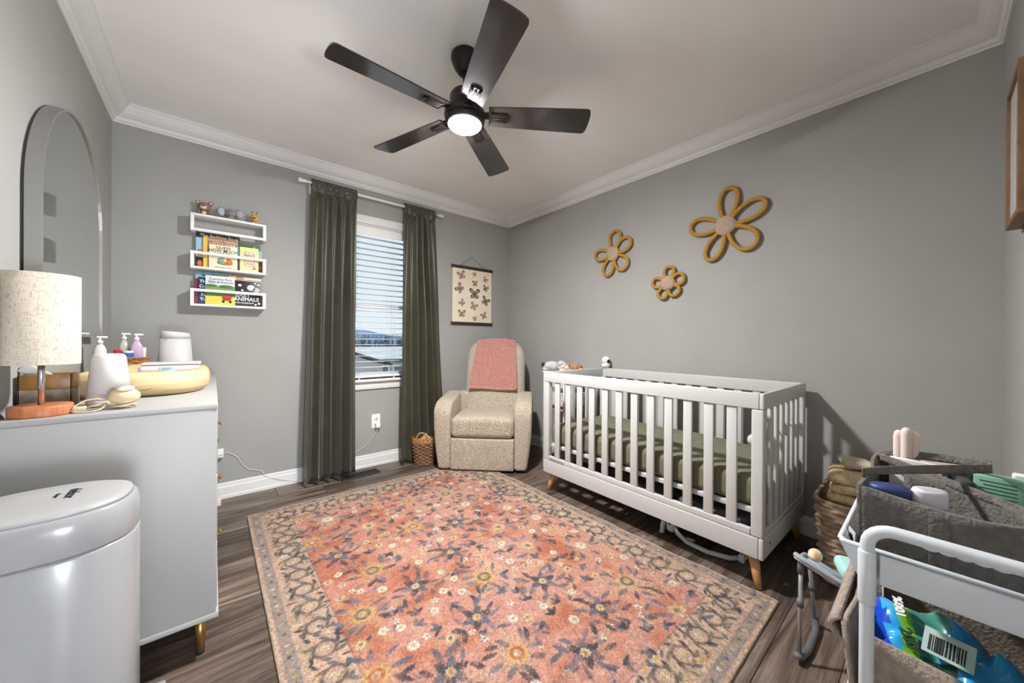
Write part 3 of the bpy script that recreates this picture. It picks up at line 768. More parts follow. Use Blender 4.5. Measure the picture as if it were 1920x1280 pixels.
for k in range(12):
    yy = 0.128+k*0.0995
    put(sl_m, 'slat', (0.0145, yy, 0), crib); put(sl_m, 'slat', (CW-0.0145, yy, 0), crib)
for k in range(6):
    xx = 0.045+(CW-0.09)*(k+1)/7
    put(sl_e, 'slat', (xx, 0.0125, 0), crib); put(sl_e, 'slat', (xx, CL-0.0125, 0), crib)
for sx, lx in ((-1, 0.065), (1, CW-0.065)):
    for sy, ly in ((-1, 0.058), (1, CL-0.058)):
        tp = [(lx, ly, za0+0.002), (lx+sx*0.020, ly+sy*0.018, 0.07), (lx+sx*0.038, ly+sy*0.034, 0.0005)]
        MB().tube(tp, [0.0225, 0.0185, 0.0135], 14).build('leg', M_leg, crib)
b = MB(); b.rbox(0.036, 0.062, 0.02, CL-0.02, 0.318, 0.342, 0.003); b.rbox(CW-0.062, CW-0.036, 0.02, CL-0.02, 0.318, 0.342, 0.003)
for k in range(7): yy = 0.1+k*0.19; b.box(0.062, CW-0.062, yy-0.03, yy+0.03, 0.326, 0.340)
b.build('mattress_support', M_crib, crib)
lab = MB().box(-0.0006, 0.0004, 1.15, 1.295, 0.2375, 0.2555).build('warning_label', mat('label_white', (210, 210, 206), 0.6), crib)
b = MB()
for r in range(3):
    y = 1.288
    while y > 1.16:
        l = random.uniform(.006, .018); b.box(-0.0012, -0.0004, max(y-l, 1.154), y, 0.2395+r*0.0052, 0.2425+r*0.0052); y -= l+0.004
b.build('print', mat('print_black', (38, 38, 38), 0.7), lab)
b = MB()
for yy in (0.033, CL-0.033):
    for zz in (0.30, 0.45, 0.72): b.lathe([(0.005, 0), (0.005, 0.002), (0.0, 0.002)], 10, M=T(0.0455, yy, zz) @ RY(90))
for xx in (0.09, CW-0.09): b.lathe([(0.006, 0), (0.006, 0.002), (0.0, 0.003)], 10, M=T(xx, -0.0001, 0.19) @ RX(90))
b.build('bolt', mat('dark_steel', (90, 90, 92), 0.35, metal=0.9), crib)

# mattress in a sage sheet
M_sheet = mat('sage_sheet', (108, 108, 84), 0.85, var=(98, 98, 75), vscale=5, bump=0.25, bscale=40, stretch=(1, 5, 1), sheen=0.2)
def mw(x, y, z):
    t = (z-0.343)/0.137
    return (x, y, z+0.004*math.sin(y*11+x*3)*max(t, 0)+0.002*math.sin(y*37))
mt = MB().rbox(0.040, CW-0.04, 0.026, CL-0.026, 0.3435, 0.478, 0.035, 4, fn=mw, inner=22)
mo = mt.build('crib_mattress', M_sheet, loc=(1.800, 0.466, 0.0), rotz=math.radians(-1.2)); tag(mo, 'crib mattress in a sage green fitted sheet', 'mattress')

# ================================================================== armchair
CH_C = (1.677, 2.365); CH_ROT = math.radians(-44.3)
ch = thing('recliner_chair', 'cream boucle recliner armchair in the corner beside the window', 'armchair', (CH_C[0], CH_C[1], 0.0), CH_ROT)
M_bou = mat('boucle_cream', (200, 189, 172), 0.95, var=(160, 147, 130), vscale=95, bump=1.0, bscale=100, spec=0.1, sheen=0.2, detail=2.0)
M_blk = mat('chair_base_black', (36, 34, 33), 0.6)
MB().lathe([(0.0, 0.0125), (0.27, 0.0125), (0.27, 0.032), (0.10, 0.036), (0.10, 0.10), (0, 0.10)], 32, c=(0, 0.32, 0)).build('swivel_base', M_blk, ch)
SX = 0.262
MB().rbox(-SX+.001, SX-.001, -0.004, 0.09, 0.020, 0.277, 0.014, 3, inner=4).build('footrest', M_bou, ch)
def seatf(x, y, z):
    t = max(0, (z-0.29)/0.17); k = max(0, 1-(x/SX)**2)*max(0, 1-((y-0.22)/0.30)**4)
    return (x, y-0.02*t*k, z+0.016*k*t)
MB().rbox(-SX+.002, SX-.002, -0.012, 0.50, 0.279, 0.447, 0.045, 4, fn=seatf, inner=10).build('seat', M_bou, ch)
def arm(sgn):
    prof = [(0.0, 0.035), (0.02, 0.035), (0.60, 0.035), (0.60, 0.50), (0.56, 0.585)]
    n = 10
    def top(y):                                    # height of the arm along its depth
        if y < 0.13: return 0.445+0.135*math.sqrt(max(0, 1-((0.13-y)/0.13)**2))
        return 0.58+0.028*min(1, (y-0.13)/0.25) - 0.05*max(0, (y-0.45)/0.15)
    def fn(x, y, z):
        t = (z-0.020)/(0.62-0.020); yy = y
        zz = 0.020+t*(top(y)-0.020)
        out = 0.040*math.sin(min(1, t)*math.pi*0.62)*((x-0.262)/0.104)       # outward belly
        return (x+out*(x-0.262)/0.108*sgn*0+ (out if True else 0), yy, zz)
    b = MB(); b.rbox(0.262, 0.366, 0.0, 0.60, 0.020, 0.62, 0.030, 4, fn=fn, inner=14)
    if sgn < 0: b.v = [(-x, y, z) for x, y, z in b.v]; b.f = [tuple(reversed(f)) for f in b.f]
    return b.build('armrest', M_bou, ch)
arm(-1); arm(1)
BO = 0.045                                          # the back sits a little to the right in view
def backf(x, y, z):
    t = (z-0.33)/0.76
    s = 1.0
    if z > 0.86: s = max(0.05, 1-((z-0.86)/0.275)**2.4)**0.5
    if z < 0.6: s *= 1.0
    xx = x*s
    yy = 0.36+(y-0.36)*(1-0.15*t)+0.20*t - 0.035*math.sin(math.pi*min(1, max(0, t)))*(1-(x/0.28)**2)*(1 if y < 0.45 else 0.2)
    return (xx+BO, yy, z)
MB().rbox(-0.282, 0.282, 0.36, 0.52, 0.33, 1.092, 0.07, 5, fn=backf, inner=16).build('backrest', M_bou, ch)
MB().rbox(-0.30, 0.33, 0.42, 0.585, 0.05, 0.60, 0.03, 2).build('back_frame', M_bou, ch)

# pink ribbed throw over the back
M_throw = mat('pink_knit', (188, 138, 128), 0.95, var=(166, 114, 106), vscale=60, bump=0.4, bscale=200, sheen=0.3)
def yfront(z):
    t = (z-0.33)/0.76; return 0.36+0.20*t-0.035*math.sin(math.pi*min(1, t))-0.007
def path(v):
    # v 0 at the front hem, over the top, 1 at the rear hem; returns y, z
    L1, L2, L3 = 0.43, 0.19, 0.26; s = v*(L1+L2+L3)
    if s < L1:
        z = 0.635+(1.045-0.635)*s/L1; return yfront(z)-0.004, z
    s -= L1
    if s < L2:
        a = math.pi*s/L2; yc = yfront(1.045)+0.072
        return yc-0.078*math.cos(a), 1.045+0.058*math.sin(a)
    s -= L2; z = 1.045-s; return yfront(1.045)+0.152+0.02*(1.045-z), z
def throwf(u, v):
    y, z = path(v); hw = 0.190+0.034*(1-min(1, v*2)); x = (u-0.5)*2*hw+0.040+0.02*v
    rib = 0.010*math.sin(u*math.pi*26)
    dome = 0.05*max(0, (abs(x-BO)/0.28))**2.2 if z > 0.9 else 0
    z2 = z - dome*min(1, max(0, (z-0.9)/0.15)) + 0.006*math.sin(u*5+1)*(1-min(1, v*3))
    return (x, y-abs(rib)*0.6*(1 if v < 0.6 else -1)-0.003, z2)
b = MB(); b.grid(throwf, 260, 46, thick=0.008)
def hem(u, v): 
    q = throwf(u, 0.0); return (q[0]*0.985, q[1]-0.004-0.010*math.sin(math.pi*v), q[2]-0.012+0.03*v)
b.grid(hem, 80, 5, thick=0.006)
t_ = b.build('throw_blanket', M_throw, loc=(CH_C[0], CH_C[1], 0), rotz=CH_ROT); tag(t_, 'pink ribbed knit throw draped over the armchair back', 'blanket')
# ================================================================== dresser and what stands on it
DT = 0.856; DXF = 0.016; DY0, DY1 = 1.580, 3.030
M_dr = mat('dresser_lacquer', (164, 164, 162), 0.45, spec=0.4)
M_brass = mat('brushed_brass', (176, 138, 82), 0.32, metal=0.9)
M_rub = mat('black_rubber', (24, 24, 24), 0.8)
dr = thing('dresser', 'long white dresser on brass legs standing along the left wall', 'dresser', (XL+0.018, DY0, 0.0))
ox = -(XL+0.018); D = DXF+ox; LN = DY1-DY0                 # local: x 0..D, y 0..LN
MB().rbox(-0.001, D, -0.001, LN, DT-0.017, DT, 0.0015).build('top', M_dr, dr)
MB().rbox(0.0, D-0.004, 0.0005, 0.018, 0.144, DT-0.0175, 0.0012).build('side_panel', M_dr, dr)
MB().rbox(0.0, D-0.004, LN-0.018, LN-0.0005, 0.144, DT-0.0175, 0.0012).build('side_panel', M_dr, dr)
MB().rbox(-0.001, D+0.003, -0.001, LN, 0.126, 0.1435, 0.0015).build('bottom_panel', M_dr, dr)
MB().box(0.0, 0.006, 0.018, LN-0.018, 0.144, DT-0.0175).build('back_panel', M_dr, dr)
for r in range(3):
    for c in range(2):
        z0 = 0.150+r*0.230; y0 = 0.021+c*(LN-0.042)/2; y1 = y0+(LN-0.042)/2-0.004
        f = MB().rbox(D-0.020, D-0.001, y0, y1, z0, z0+0.226, 0.0015).build('drawer', M_dr, dr)
        MB().lathe([(0.004, 0), (0.004, 0.008), (0.010, 0.012), (0.010, 0.016), (0, 0.017)], 14, M=T(D-0.001, (y0+y1)/2, z0+0.113) @ RY(90)).build('knob', M_brass, f)
for lx in (0.05, D-0.045):
    for ly in (0.04, LN-0.04):
        l_ = MB().lathe([(0.0, 0.014), (0.0125, 0.014), (0.0155, 0.126), (0, 0.126)], 18, c=(lx, ly, 0)).build('leg', M_brass, dr)
        MB().lathe([(0.0, 0.0002), (0.0120, 0.0002), (0.0130, 0.0145), (0, 0.0145)], 18, c=(lx, ly, 0)).build('foot_pad', M_rub, l_)

# --- arched mirror
M_mir = mat('mirror_glass', (225, 226, 224), 0.02, metal=1.0); M_mf = mat('mirror_frame', (150, 149, 145), 0.4, metal=0.6)
mi = thing('arched_mirror', 'arched mirror in a slim silver frame hung above the dresser', 'mirror', (XL, 2.208, 1.084))
def arch(hw, zs, z0, n=28, ry=None):
    ry = ry or hw
    return [(-hw, z0), (hw, z0)] + [(hw*math.cos(math.pi*k/n), zs+ry*math.sin(math.pi*k/n)) for k in range(n+1)]
MW, ZS, RY_ = 0.402, 0.470, 0.392
MYZ = Matrix(((0, 0, 1, 0), (1, 0, 0, 0), (0, 1, 0, 0), (0, 0, 0, 1)))  # polygon x->Y, y->Z, extrude->X
outp = arch(MW, ZS, 0.0, ry=RY_); inp = arch(MW-0.008, ZS, 0.008, ry=RY_-0.008)
b = MB(); n = len(outp); x0, x1 = 0.008, 0.044
V = [(x0, y, z) for y, z in outp]+[(x1, y, z) for y, z in outp]+[(x1, y, z) for y, z in inp]+[(x1-0.006, y, z) for y, z in inp]
Fc = []
for k in range(n):
    j = (k+1) % n
    Fc += [(k, j, n+j, n+k), (n+k, n+j, 2*n+j, 2*n+k), (2*n+k, 2*n+j, 3*n+j, 3*n+k)]
b.add(V, Fc, 0, False); b.add(V[:n], [tuple(reversed(range(n)))]); b.build('frame', M_mf, mi)
MB().prism(arch(MW-0.0085, ZS, 0.0085, ry=RY_-0.0085), 0.034, 0.0385, M=MYZ).build('glass', M_mir, mi)
b = MB(); b.box(0.0, 0.009, -0.2, 0.2, 0.55, 0.57); b.build('hanger', M_mf, mi)

# --- table lamp
def linen_mat():
    m = bpy.data.materials.new('lamp_linen'); m.use_nodes = True; N = m.node_tree.nodes; L = m.node_tree.links; p = N['Principled BSDF']
    tc = N.new('ShaderNodeTexCoord'); fac = None
    outs = []
    for sc in ((60, 60, 700), (500, 500, 60)):
        mp = N.new('ShaderNodeMapping'); mp.inputs['Scale'].default_value = sc; L.new(tc.outputs['Object'], mp.inputs[0])
        n = N.new('ShaderNodeTexNoise'); n.inputs['Scale'].default_value = 1.0; n.inputs['Detail'].default_value = 2; L.new(mp.outputs[0], n.inputs['Vector']); outs.append(n)
    mn = N.new('ShaderNodeMath'); mn.operation = 'MINIMUM'; L.new(outs[0].outputs['Fac'], mn.inputs[0]); L.new(outs[1].outputs['Fac'], mn.inputs[1])
    r = N.new('ShaderNodeValToRGB'); r.color_ramp.elements[0].position = 0.26; r.color_ramp.elements[0].color = lin((142, 118, 96)); r.color_ramp.elements[1].position = 0.42; r.color_ramp.elements[1].color = lin((204, 194, 178))
    L.new(mn.outputs[0], r.inputs[0]); L.new(r.outputs[0], p.inputs['Base Color']); p.inputs['Roughness'].default_value = 0.9
    return m
lp = thing('table_lamp', 'small table lamp with linen drum shade and round wooden base', 'lamp', (-0.376, 1.655, DT))
MB().lathe([(0.0, 0.0), (0.0585, 0.0), (0.0595, 0.003), (0.0595, 0.028), (0.0575, 0.0305), (0, 0.0305)], 40).build('base', mat('lamp_wood', (186, 118, 78), 0.45, var=(160, 94, 58), vscale=10, stretch=(9, 1, 1)), lp)
MB().lathe([(0.0, 0.0305), (0.0072, 0.0305), (0.0072, 0.20), (0, 0.20)], 16).build('pole', mat('chrome', (205, 208, 212), 0.12, metal=1.0), lp)
b = MB(); b.lathe([(0.0735, 0.147), (0.0735, 0.404), (0.0715, 0.404), (0.0715, 0.147), (0.0735, 0.147)], 48, caps=False); b.build('shade', linen_mat(), lp)
b = MB(); 
for a in (0, 120, 240): b.tube([(0, 0, 0.195), (0.072*math.cos(math.radians(a)), 0.072*math.sin(math.radians(a)), 0.20)], 0.0015, 6)
b.build('shade_ring', mat('chrome', (0, 0, 0)), lp)

# --- ceramic planter with a grey device
pl_ = thing('ceramic_planter', 'brown and grey glazed ceramic planter behind the wooden lamp base', 'planter', (-0.392, 1.800, DT))
b = MB(); hw, hd = 0.053, 0.042
b.rbox(-hw, hw, -hd, -hd+0.006, 0, 0.064, 0.002, 1, 1); b.rbox(-hw, hw, hd-0.006, hd, 0, 0.064, 0.002, 1, 1); b.rbox(-hw, -hw+.006, -hd, hd, 0, .064, .002, 1, 1); b.rbox(hw-.006, hw, -hd, hd, 0, .064, .002, 1, 1); b.box(-hw+.004, hw-.004, -hd+.004, hd-.004, 0.001, .008, 1)
b.build('stone_body', [M_rub, mat('planter_stone', (150, 140, 126), 0.7, var=(120, 108, 94), vscale=40)], pl_)
b = MB(); z0, z1 = 0.0642, 0.110
b.rbox(-hw, hw, -hd, -hd+0.006, z0, z1, 0.002); b.rbox(-hw, hw, hd-0.006, hd, z0, z1, .002); b.rbox(-hw, -hw+.006, -hd, hd, z0, z1, .002); b.rbox(hw-.006, hw, -hd, hd, z0, z1, .002)
b.build('glazed_rim', mat('planter_glaze', (150, 108, 44), 0.4, var=(104, 74, 44), vscale=16), pl_)
o = MB().rbox(-0.016, 0.016, -0.008, 0.008, -0.06, 0.052, 0.005, 2, M=RY(-52)).build('remote_control', mat('remote_grey', (186, 186, 188), 0.45), loc=(-0.405, 1.800, DT+0.102)); tag(o, 'grey remote control leaning out of the ceramic planter', 'remote')

# --- night light and cream monitor charger
nl = thing('night_light', 'white tapered night light standing in front of the changing pad', 'night light', (-0.262, 1.765, DT))
MB().lathe([(0.0, 0.0), (0.045, 0.0), (0.0505, 0.004), (0.0515, 0.022), (0, 0.022)], 40).build('base', mat('nightlight_base', (206, 196, 184), 0.5), nl)
MB().lathe([(0.0515, 0.0225), (0.0395, 0.160), (0.036, 0.168), (0.03, 0.1715), (0, 0.172)], 40).build('shade', mat('nightlight_white', (206, 204, 202), 0.55), nl)
eg = thing('cream_egg_device', 'round cream pocket device lying on its own coiled cable', 'device', (-0.215, 1.665, DT))
M_cream = mat('cream_plastic', (208, 186, 150), 0.5)
MB().ell((0, 0, 0.038), (0.037, 0.033, 0.027), 24, 14, M=T(0, 0, 0) @ RX(-6)).build('body', M_cream, eg)
MB().lathe([(0.0, 0.0), (0.020, 0.0), (0.020, 0.0025), (0, 0.003)], 24, M=T(0.004, -0.006, 0.0628) @ RX(14)).build('button', mat('cream_light', (238, 224, 198), 0.5), eg)
b = MB()
b.tube([(0.026*math.cos(a), 0.024*math.sin(a), 0.004+0.0006*k) for k, a in enumerate([i*0.35 for i in range(44)])], 0.0024, 6); b.build('coil', M_cream, eg)
b = MB(); b.tube([(-0.034, -0.004, 0.030), (-0.055, -0.006, 0.036), (-0.078, -0.010, 0.034), (-0.098, -0.018, 0.020), (-0.102, -0.028, 0.006), (-0.090, -0.040, 0.003), (-0.066, -0.042, 0.0028), (-0.045, -0.03, 0.006), (-0.034, -0.016, 0.018)], 0.0022, 8); b.build('cable', M_cream, eg)
b = MB(); b.tube([(-0.034, -0.01, 0.022), (-0.055, -0.020, 0.018), (-0.074, -0.024, 0.014)], 0.002, 6); b.rbox(-0.100, -0.074, -0.030, -0.018, 0.009, 0.019, 0.002); b.build('plug', M_cream, eg)

# --- peanut changing pad
def pad_pt(u, v):
    """u around, v from under-edge over the rim to the middle"""
    a = 2*math.pi*u; ca, sa = math.cos(a), math.sin(a); pw = 3.0
    q = (abs(ca)**pw+abs(sa)**pw)**(-1/pw)
    waist = 1-0.06*math.exp(-((sa*q)/0.35)**2)
    hx, hy = 0.214*waist, 0.355
    # radial profile: (scale inwards in metres, height)
    prof = [(0.060, 0.0), (0.022, 0.003), (0.004, 0.022), (0.0, 0.042), (0.004, 0.068), (0.016, 0.084), (0.036, 0.088), (0.062, 0.076), (0.095, 0.052), (0.15, 0.046), (0.205, 0.045)]
    t = v*(len(prof)-1); k = min(int(t), len(prof)-2); f = t-k
    ins = prof[k][0]*(1-f)+prof[k+1][0]*f; z = prof[k][1]*(1-f)+prof[k+1][1]*f
    z += 0.012*abs(sa)**3*max(0, 1-abs(v-0.55)/0.3)*0.6
    return (ca*q*max(0.001, hx-ins), sa*q*max(0.001, hy-ins*1.2), z)
pad = thing('changing_pad', 'pale yellow moulded changing pad on top of the dresser', 'changing pad', (-0.214, 2.258, DT))
M_pad = mat('pad_vanilla', (214, 190, 146), 0.5, spec=0.45)
b = MB(); b.grid(pad_pt, 72, 30); b.prism([pad_pt(k/40, 0)[:2] for k in range(40)], 0.0, 0.001); b.build('body', M_pad, pad)
lb = MB().lathe([(0.0, 0.0), (0.030, 0.0), (0.0305, 0.0015), (0, 0.0018)], 36, M=T(0.012, -0.3505, 0.041) @ RX(90), sx=1.0, sy=0.40).build('logo_plate', mat('logo_cream', (226, 220, 200), 0.4), pad, label='oval maker plate')
b = MB(); b.tube([(0.012+0.0302*math.cos(a), -0.3522, 0.041+0.0122*math.sin(a)) for a in [k*math.pi/20 for k in range(40)]], 0.0006, 5, closed=True); b.build('plate_edge', M_rub, lb)
text_obj('lettering', 'keekaroo', 0.0135, M_rub, lb, MXZ(0.012, -0.3526, 0.041) @ RZ(180), fat=0.0002)
b = MB(); b.tube([pad_pt(k/72, 0.31) for k in range(72)], 0.0012, 5, closed=True); b.build('seam', mat('pad_seam', (206, 178, 124), 0.6), pad)

# --- wipes box, basket with bottles, diffuser behind
wp = thing('wipes_box', 'flat white wipes box with pale blue sticker on the changing pad', 'box', (-0.150, 2.335, DT+0.060))
M_wp = mat('wipes_white', (204, 202, 206), 0.35)
MB().rbox(-0.105, 0.105, -0.065, 0.065, 0.0, 0.040, 0.024, 4, inner=2).build('case', M_wp, wp)
MB().rbox(-0.095, 0.108, -0.058, 0.058, 0.0405, 0.052, 0.0055, 3, inner=2).build('lid', M_wp, wp)
MB().rbox(-0.035, 0.02, -0.0662, -0.0648, 0.008, 0.034, 0.0006).build('sticker', mat('sticker_blue', (176, 212, 234), 0.4), wp)
b = MB()
for r, ln in ((0.026, 0.034), (0.020, 0.026)): b.box(-0.026, -0.026+ln, -0.0668, -0.0660, r, r+0.0022)
b.build('sticker_print', mat('print_grey_blue', (96, 130, 158), 0.6), wp)

def weave(b, hx, hy, z0, z1, rows, cells, amp, flare=0.0, pw=4.0, c=(0, 0, 0), mi=0, nsub=4):
    """basket wall: rows of over-under strands as displaced geometry, open at the top with an inner face"""
    n = cells*nsub; m = rows*4
    V = []; Fc = []
    for j in range(m+1):
        t = j/m; z = z0+(z1-z0)*t; row = int(min(j, m-1)//4); fz = (j % 4)/4.0 if j < m else 0
        for i in range(n):
            a = 2*math.pi*i/n; ca, sa = math.cos(a), math.sin(a); q = (abs(ca)**pw+abs(sa)**pw)**(-1/pw)
            ph = math.cos(2*math.pi*(i/nsub)/2+math.pi*row)
            d = amp*(math.sin(math.pi*fz))*(0.62+0.75*ph) 
            s = 1+flare*(t-0.5)
            V.append((c[0]+ca*q*(hx*s+d), c[1]+sa*q*(hy*s+d), c[2]+z+0.25*amp*ph))
    for j in range(m):
        for i in range(n): Fc.append((j*n+i, j*n+(i+1) % n, (j+1)*n+(i+1) % n, (j+1)*n+i))
    b.add(V, Fc, mi, True)
    def ring(s, z, k=64): return [(c[0]+math.cos(2*math.pi*i/k)*((abs(math.cos(2*math.pi*i/k))**pw+abs(math.sin(2*math.pi*i/k))**pw)**(-1/pw))*hx*s, c[1]+math.sin(2*math.pi*i/k)*((abs(math.cos(2*math.pi*i/k))**pw+abs(math.sin(2*math.pi*i/k))**pw)**(-1/pw))*hy*s, c[2]+z) for i in range(k)]
    k = 64; si = 1-0.006/min(hx, hy)
    A = ring((1+flare*.5)*si, z1); B = ring((1-flare*.5)*si, z0+0.006)
    b.add(A+B, [(k+i, i, (i+1) % k, k+(i+1) % k)[::-1] for i in range(k)], mi, True)
    b.add(B, [tuple(range(k))], mi, False); Bt = ring((1-flare*.5), z0+0.0003); b.add(Bt, [tuple(reversed(range(k)))], mi, False)
    return ring((1+flare*.5), z1)
M_wick = mat('honey_wicker', (176, 132, 78), 0.7, var=(130, 90, 50), vscale=60)
bs = thing('small_wicker_basket', 'small honey wicker basket of toiletries on the dresser', 'basket', (-0.335, 2.700, DT))
b = MB(); rim = weave(b, 0.072, 0.062, 0.0, 0.118, 10, 22, 0.004, 0.12, 2.6); b.build('body', M_wick, bs)
MB().tube([(x, y, z+0.003) for x, y, z in rim], 0.006, 8, closed=True).build('rim', M_wick, bs)
def pump_bottle(name, label, loc, hw, hd, h, body, cap, neck=0.03, label_col=None, turn=0):
    t = thing(name, label, 'bottle', loc, math.radians(turn))
    MB().lathe([(0.0, 0.0), (0.92, 0.0), (1.0, 0.004), (1.0, h*0.72), (0.86, h*0.86), (0.55, h*0.95), (0.34, h), (0, h)], 28, sx=hw, sy=hd, pw=2.6).build('body', body, t)
    b = MB(); b.lathe([(0.0, h), (0.010, h), (0.010, h+neck*0.5), (0.004, h+neck*0.55), (0.004, h+neck), (0, h+neck)], 16)
    b.rbox(-0.024, 0.010, -0.006, 0.006, h+neck-0.004, h+neck+0.005, 0.003, 2); b.build('pump', cap, t)
    if label_col: MB().rbox(-hw*0.7, hw*0.7, -hd-0.0008, -hd+0.004, h*0.2, h*0.62, 0.0006).build('bottle_label', label_col, t)
    return t
M_wcap = mat('white_cap', (230, 230, 228), 0.4)
zb = DT+0.0072
pump_bottle('lotion_bottle', 'lavender lotion pump bottle standing in the wicker basket', (-0.303, 2.690, zb), 0.025, 0.018, 0.205, mat('lavender', (188, 168, 194), 0.4), M_wcap, label_col=mat('plum', (96, 62, 120), 0.5), turn=180)
pump_bottle('clear_pump_bottle', 'clear pump bottle with square white cap in the basket', (-0.352, 2.722, zb), 0.022, 0.020, 0.208, mat('clear_gel', (190, 200, 186), 0.1, spec=0.6), M_wcap, turn=180)
pump_bottle('white_pump_bottle', 'white pump bottle behind the night light near the mirror', (-0.392, 2.45, DT+0.062), 0.021, 0.016, 0.135, mat('white_bottle', (222, 222, 222), 0.4), M_wcap, label_col=mat('grey_print', (120, 122, 130), 0.5), turn=180)
o = MB().rbox(-0.016, 0.016, -0.007, 0.007, 0.0, 0.158, 0.006, 2, M=RX(0)).build('red_tube', mat('tube_red', (196, 44, 52), 0.4), loc=(-0.368, 2.676, zb)); tag(o, 'red tube of cream standing in the wicker basket', 'tube')
jr = thing('ointment_jar', 'white jar with a blue band in the wicker basket', 'jar', (-0.330, 2.662, zb))
MB().lathe([(0.0, 0.0), (0.02, 0.0), (0.02, 0.148), (0.017, 0.152), (0, 0.152)], 24).build('body', mat('jar_white', (232, 230, 226), 0.4), jr)
MB().lathe([(0.0203, 0.118), (0.0206, 0.120), (0.0206, 0.140), (0.0203, 0.142)], 24, caps=False).build('band', mat('jar_blue', (54, 98, 190), 0.4), jr)
for k, (dx, dy, lean_, col) in enumerate(((-0.272, 2.735, 8, (236, 232, 220)), (-0.290, 2.742, 12, (226, 206, 150)), (-0.310, 2.748, 4, (222, 226, 224)), (-0.330, 2.750, 0, (232, 232, 230)))):
    o = MB().rbox(-0.006, 0.006, -0.03, 0.012, 0.0, 0.168, 0.004, 1, M=RY(lean_*0.35)).build('wipes_packet', mat('packet_%d' % k, col, 0.35), loc=(dx-0.012, dy-0.016, zb)); tag(o, ['cream', 'yellow', 'pale grey', 'white'][k]+' soft packet tucked in the wicker basket', 'packet', 'packets in the wicker basket')
df = thing('white_diffuser', 'white tapered diffuser with slanted top behind the wipes box', 'diffuser', (-0.163, 2.820, DT))
def slant(h): return h
MB().lathe([(0.0, 0.0), (0.078, 0.0), (0.081, 0.004), (0.066, 0.222), (0, 0.222)], 40, sy=0.8).build('body', mat('diffuser_white', (204, 204, 204), 0.45), df)
b = MB(); b.lathe([(0.066, 0.2235), (0.0625, 0.262), (0.058, 0.268), (0, 0.270)], 40, sy=0.8)
b.v = [(x, y, z-0.10*(x+0.066)*(z-0.2235)/0.046) for x, y, z in b.v]; b.build('lid', mat('diffuser_white', (0, 0, 0)), df)
MB().rbox(-0.046, -0.030, -0.0585, -0.056, 0.214, 0.217, 0.0006).build('logo', mat('print_grey', (120, 120, 120), 0.6), df)

# --- plug-in adapter with thin cable on the back wall beside the dresser
ad = thing('plug_adapter', 'small white plug adapter with thin cable low on the wall beside the dresser', 'adapter', (0.036, YB, 0.312))
MB().rbox(-0.024, 0.024, -0.032, -0.001, -0.028, 0.030, 0.005, 2).build('body', mat('white_plastic', (228, 228, 224), 0.4), ad)
MB().box(-0.016, 0.022, -0.0335, -0.0315, -0.012, -0.009).build('slot', mat('print_grey', (0, 0, 0)), ad)
pth = [(0.024, -0.02, 0.0), (0.05, -0.006, -0.004), (0.098, -0.006, -0.045), (0.127, -0.006, -0.106), (0.160, -0.006, -0.144), (0.234, -0.006, -0.172), (0.259, -0.012, -0.212), (0.285, -0.018, -0.226), (0.34, -0.02, -0.252), (0.40, -0.019, -0.276), (0.462, -0.02, -0.300)]
MB().tube(pth, 0.0016, 6).build('cable', mat('white_plastic', (0, 0, 0)), ad)
o = MB().rbox(-0.018, 0.018, -0.02, 0.0, -0.025, 0.025, 0.005, 2).build('cable_clip', mat('ivory_plastic', (222, 216, 200), 0.5), loc=(0.028, 2.98, 0.026)); tag(o, 'small ivory cable box on the floor behind the dresser corner', 'cable box')
# ================================================================== wall shelves with books
M_sh = mat('shelf_white', (232, 232, 230), 0.45)
SHW = 0.392; SHX = -0.108; SHD = 0.098
def shelf(label, z, inverted=False):
    t = thing('wall_shelf', label, 'shelf', (SHX, YB, z), group='white ledge shelves on the back wall')
    s = -1 if inverted else 1; zz = lambda a, b: (min(a*s, b*s), max(a*s, b*s))
    z0, z1 = zz(0.0, 0.014); MB().rbox(0, SHW, -SHD, -0.0005, z0, z1, 0.0015).build('board', M_sh, t)
    z0, z1 = zz(0.0142, 0.110)
    for x0, x1 in ((0.0, 0.018), (SHW-0.018, SHW)): MB().rbox(x0, x1, -SHD, -0.0005, z0, z1, 0.0015).build('side', M_sh, t)
    z0, z1 = zz(0.092, 0.1095); MB().rbox(0.0182, SHW-0.0182, -SHD, -SHD+0.012, z0, z1, 0.0015).build('rail', M_sh, t)
    return t
shelf('top white ledge shelf hung upside down under the animal figurines', 1.871, True)
shelf('middle white ledge shelf holding the bedtime books', 1.524)
shelf('lowest white ledge shelf with the black baby animals book', 1.287)

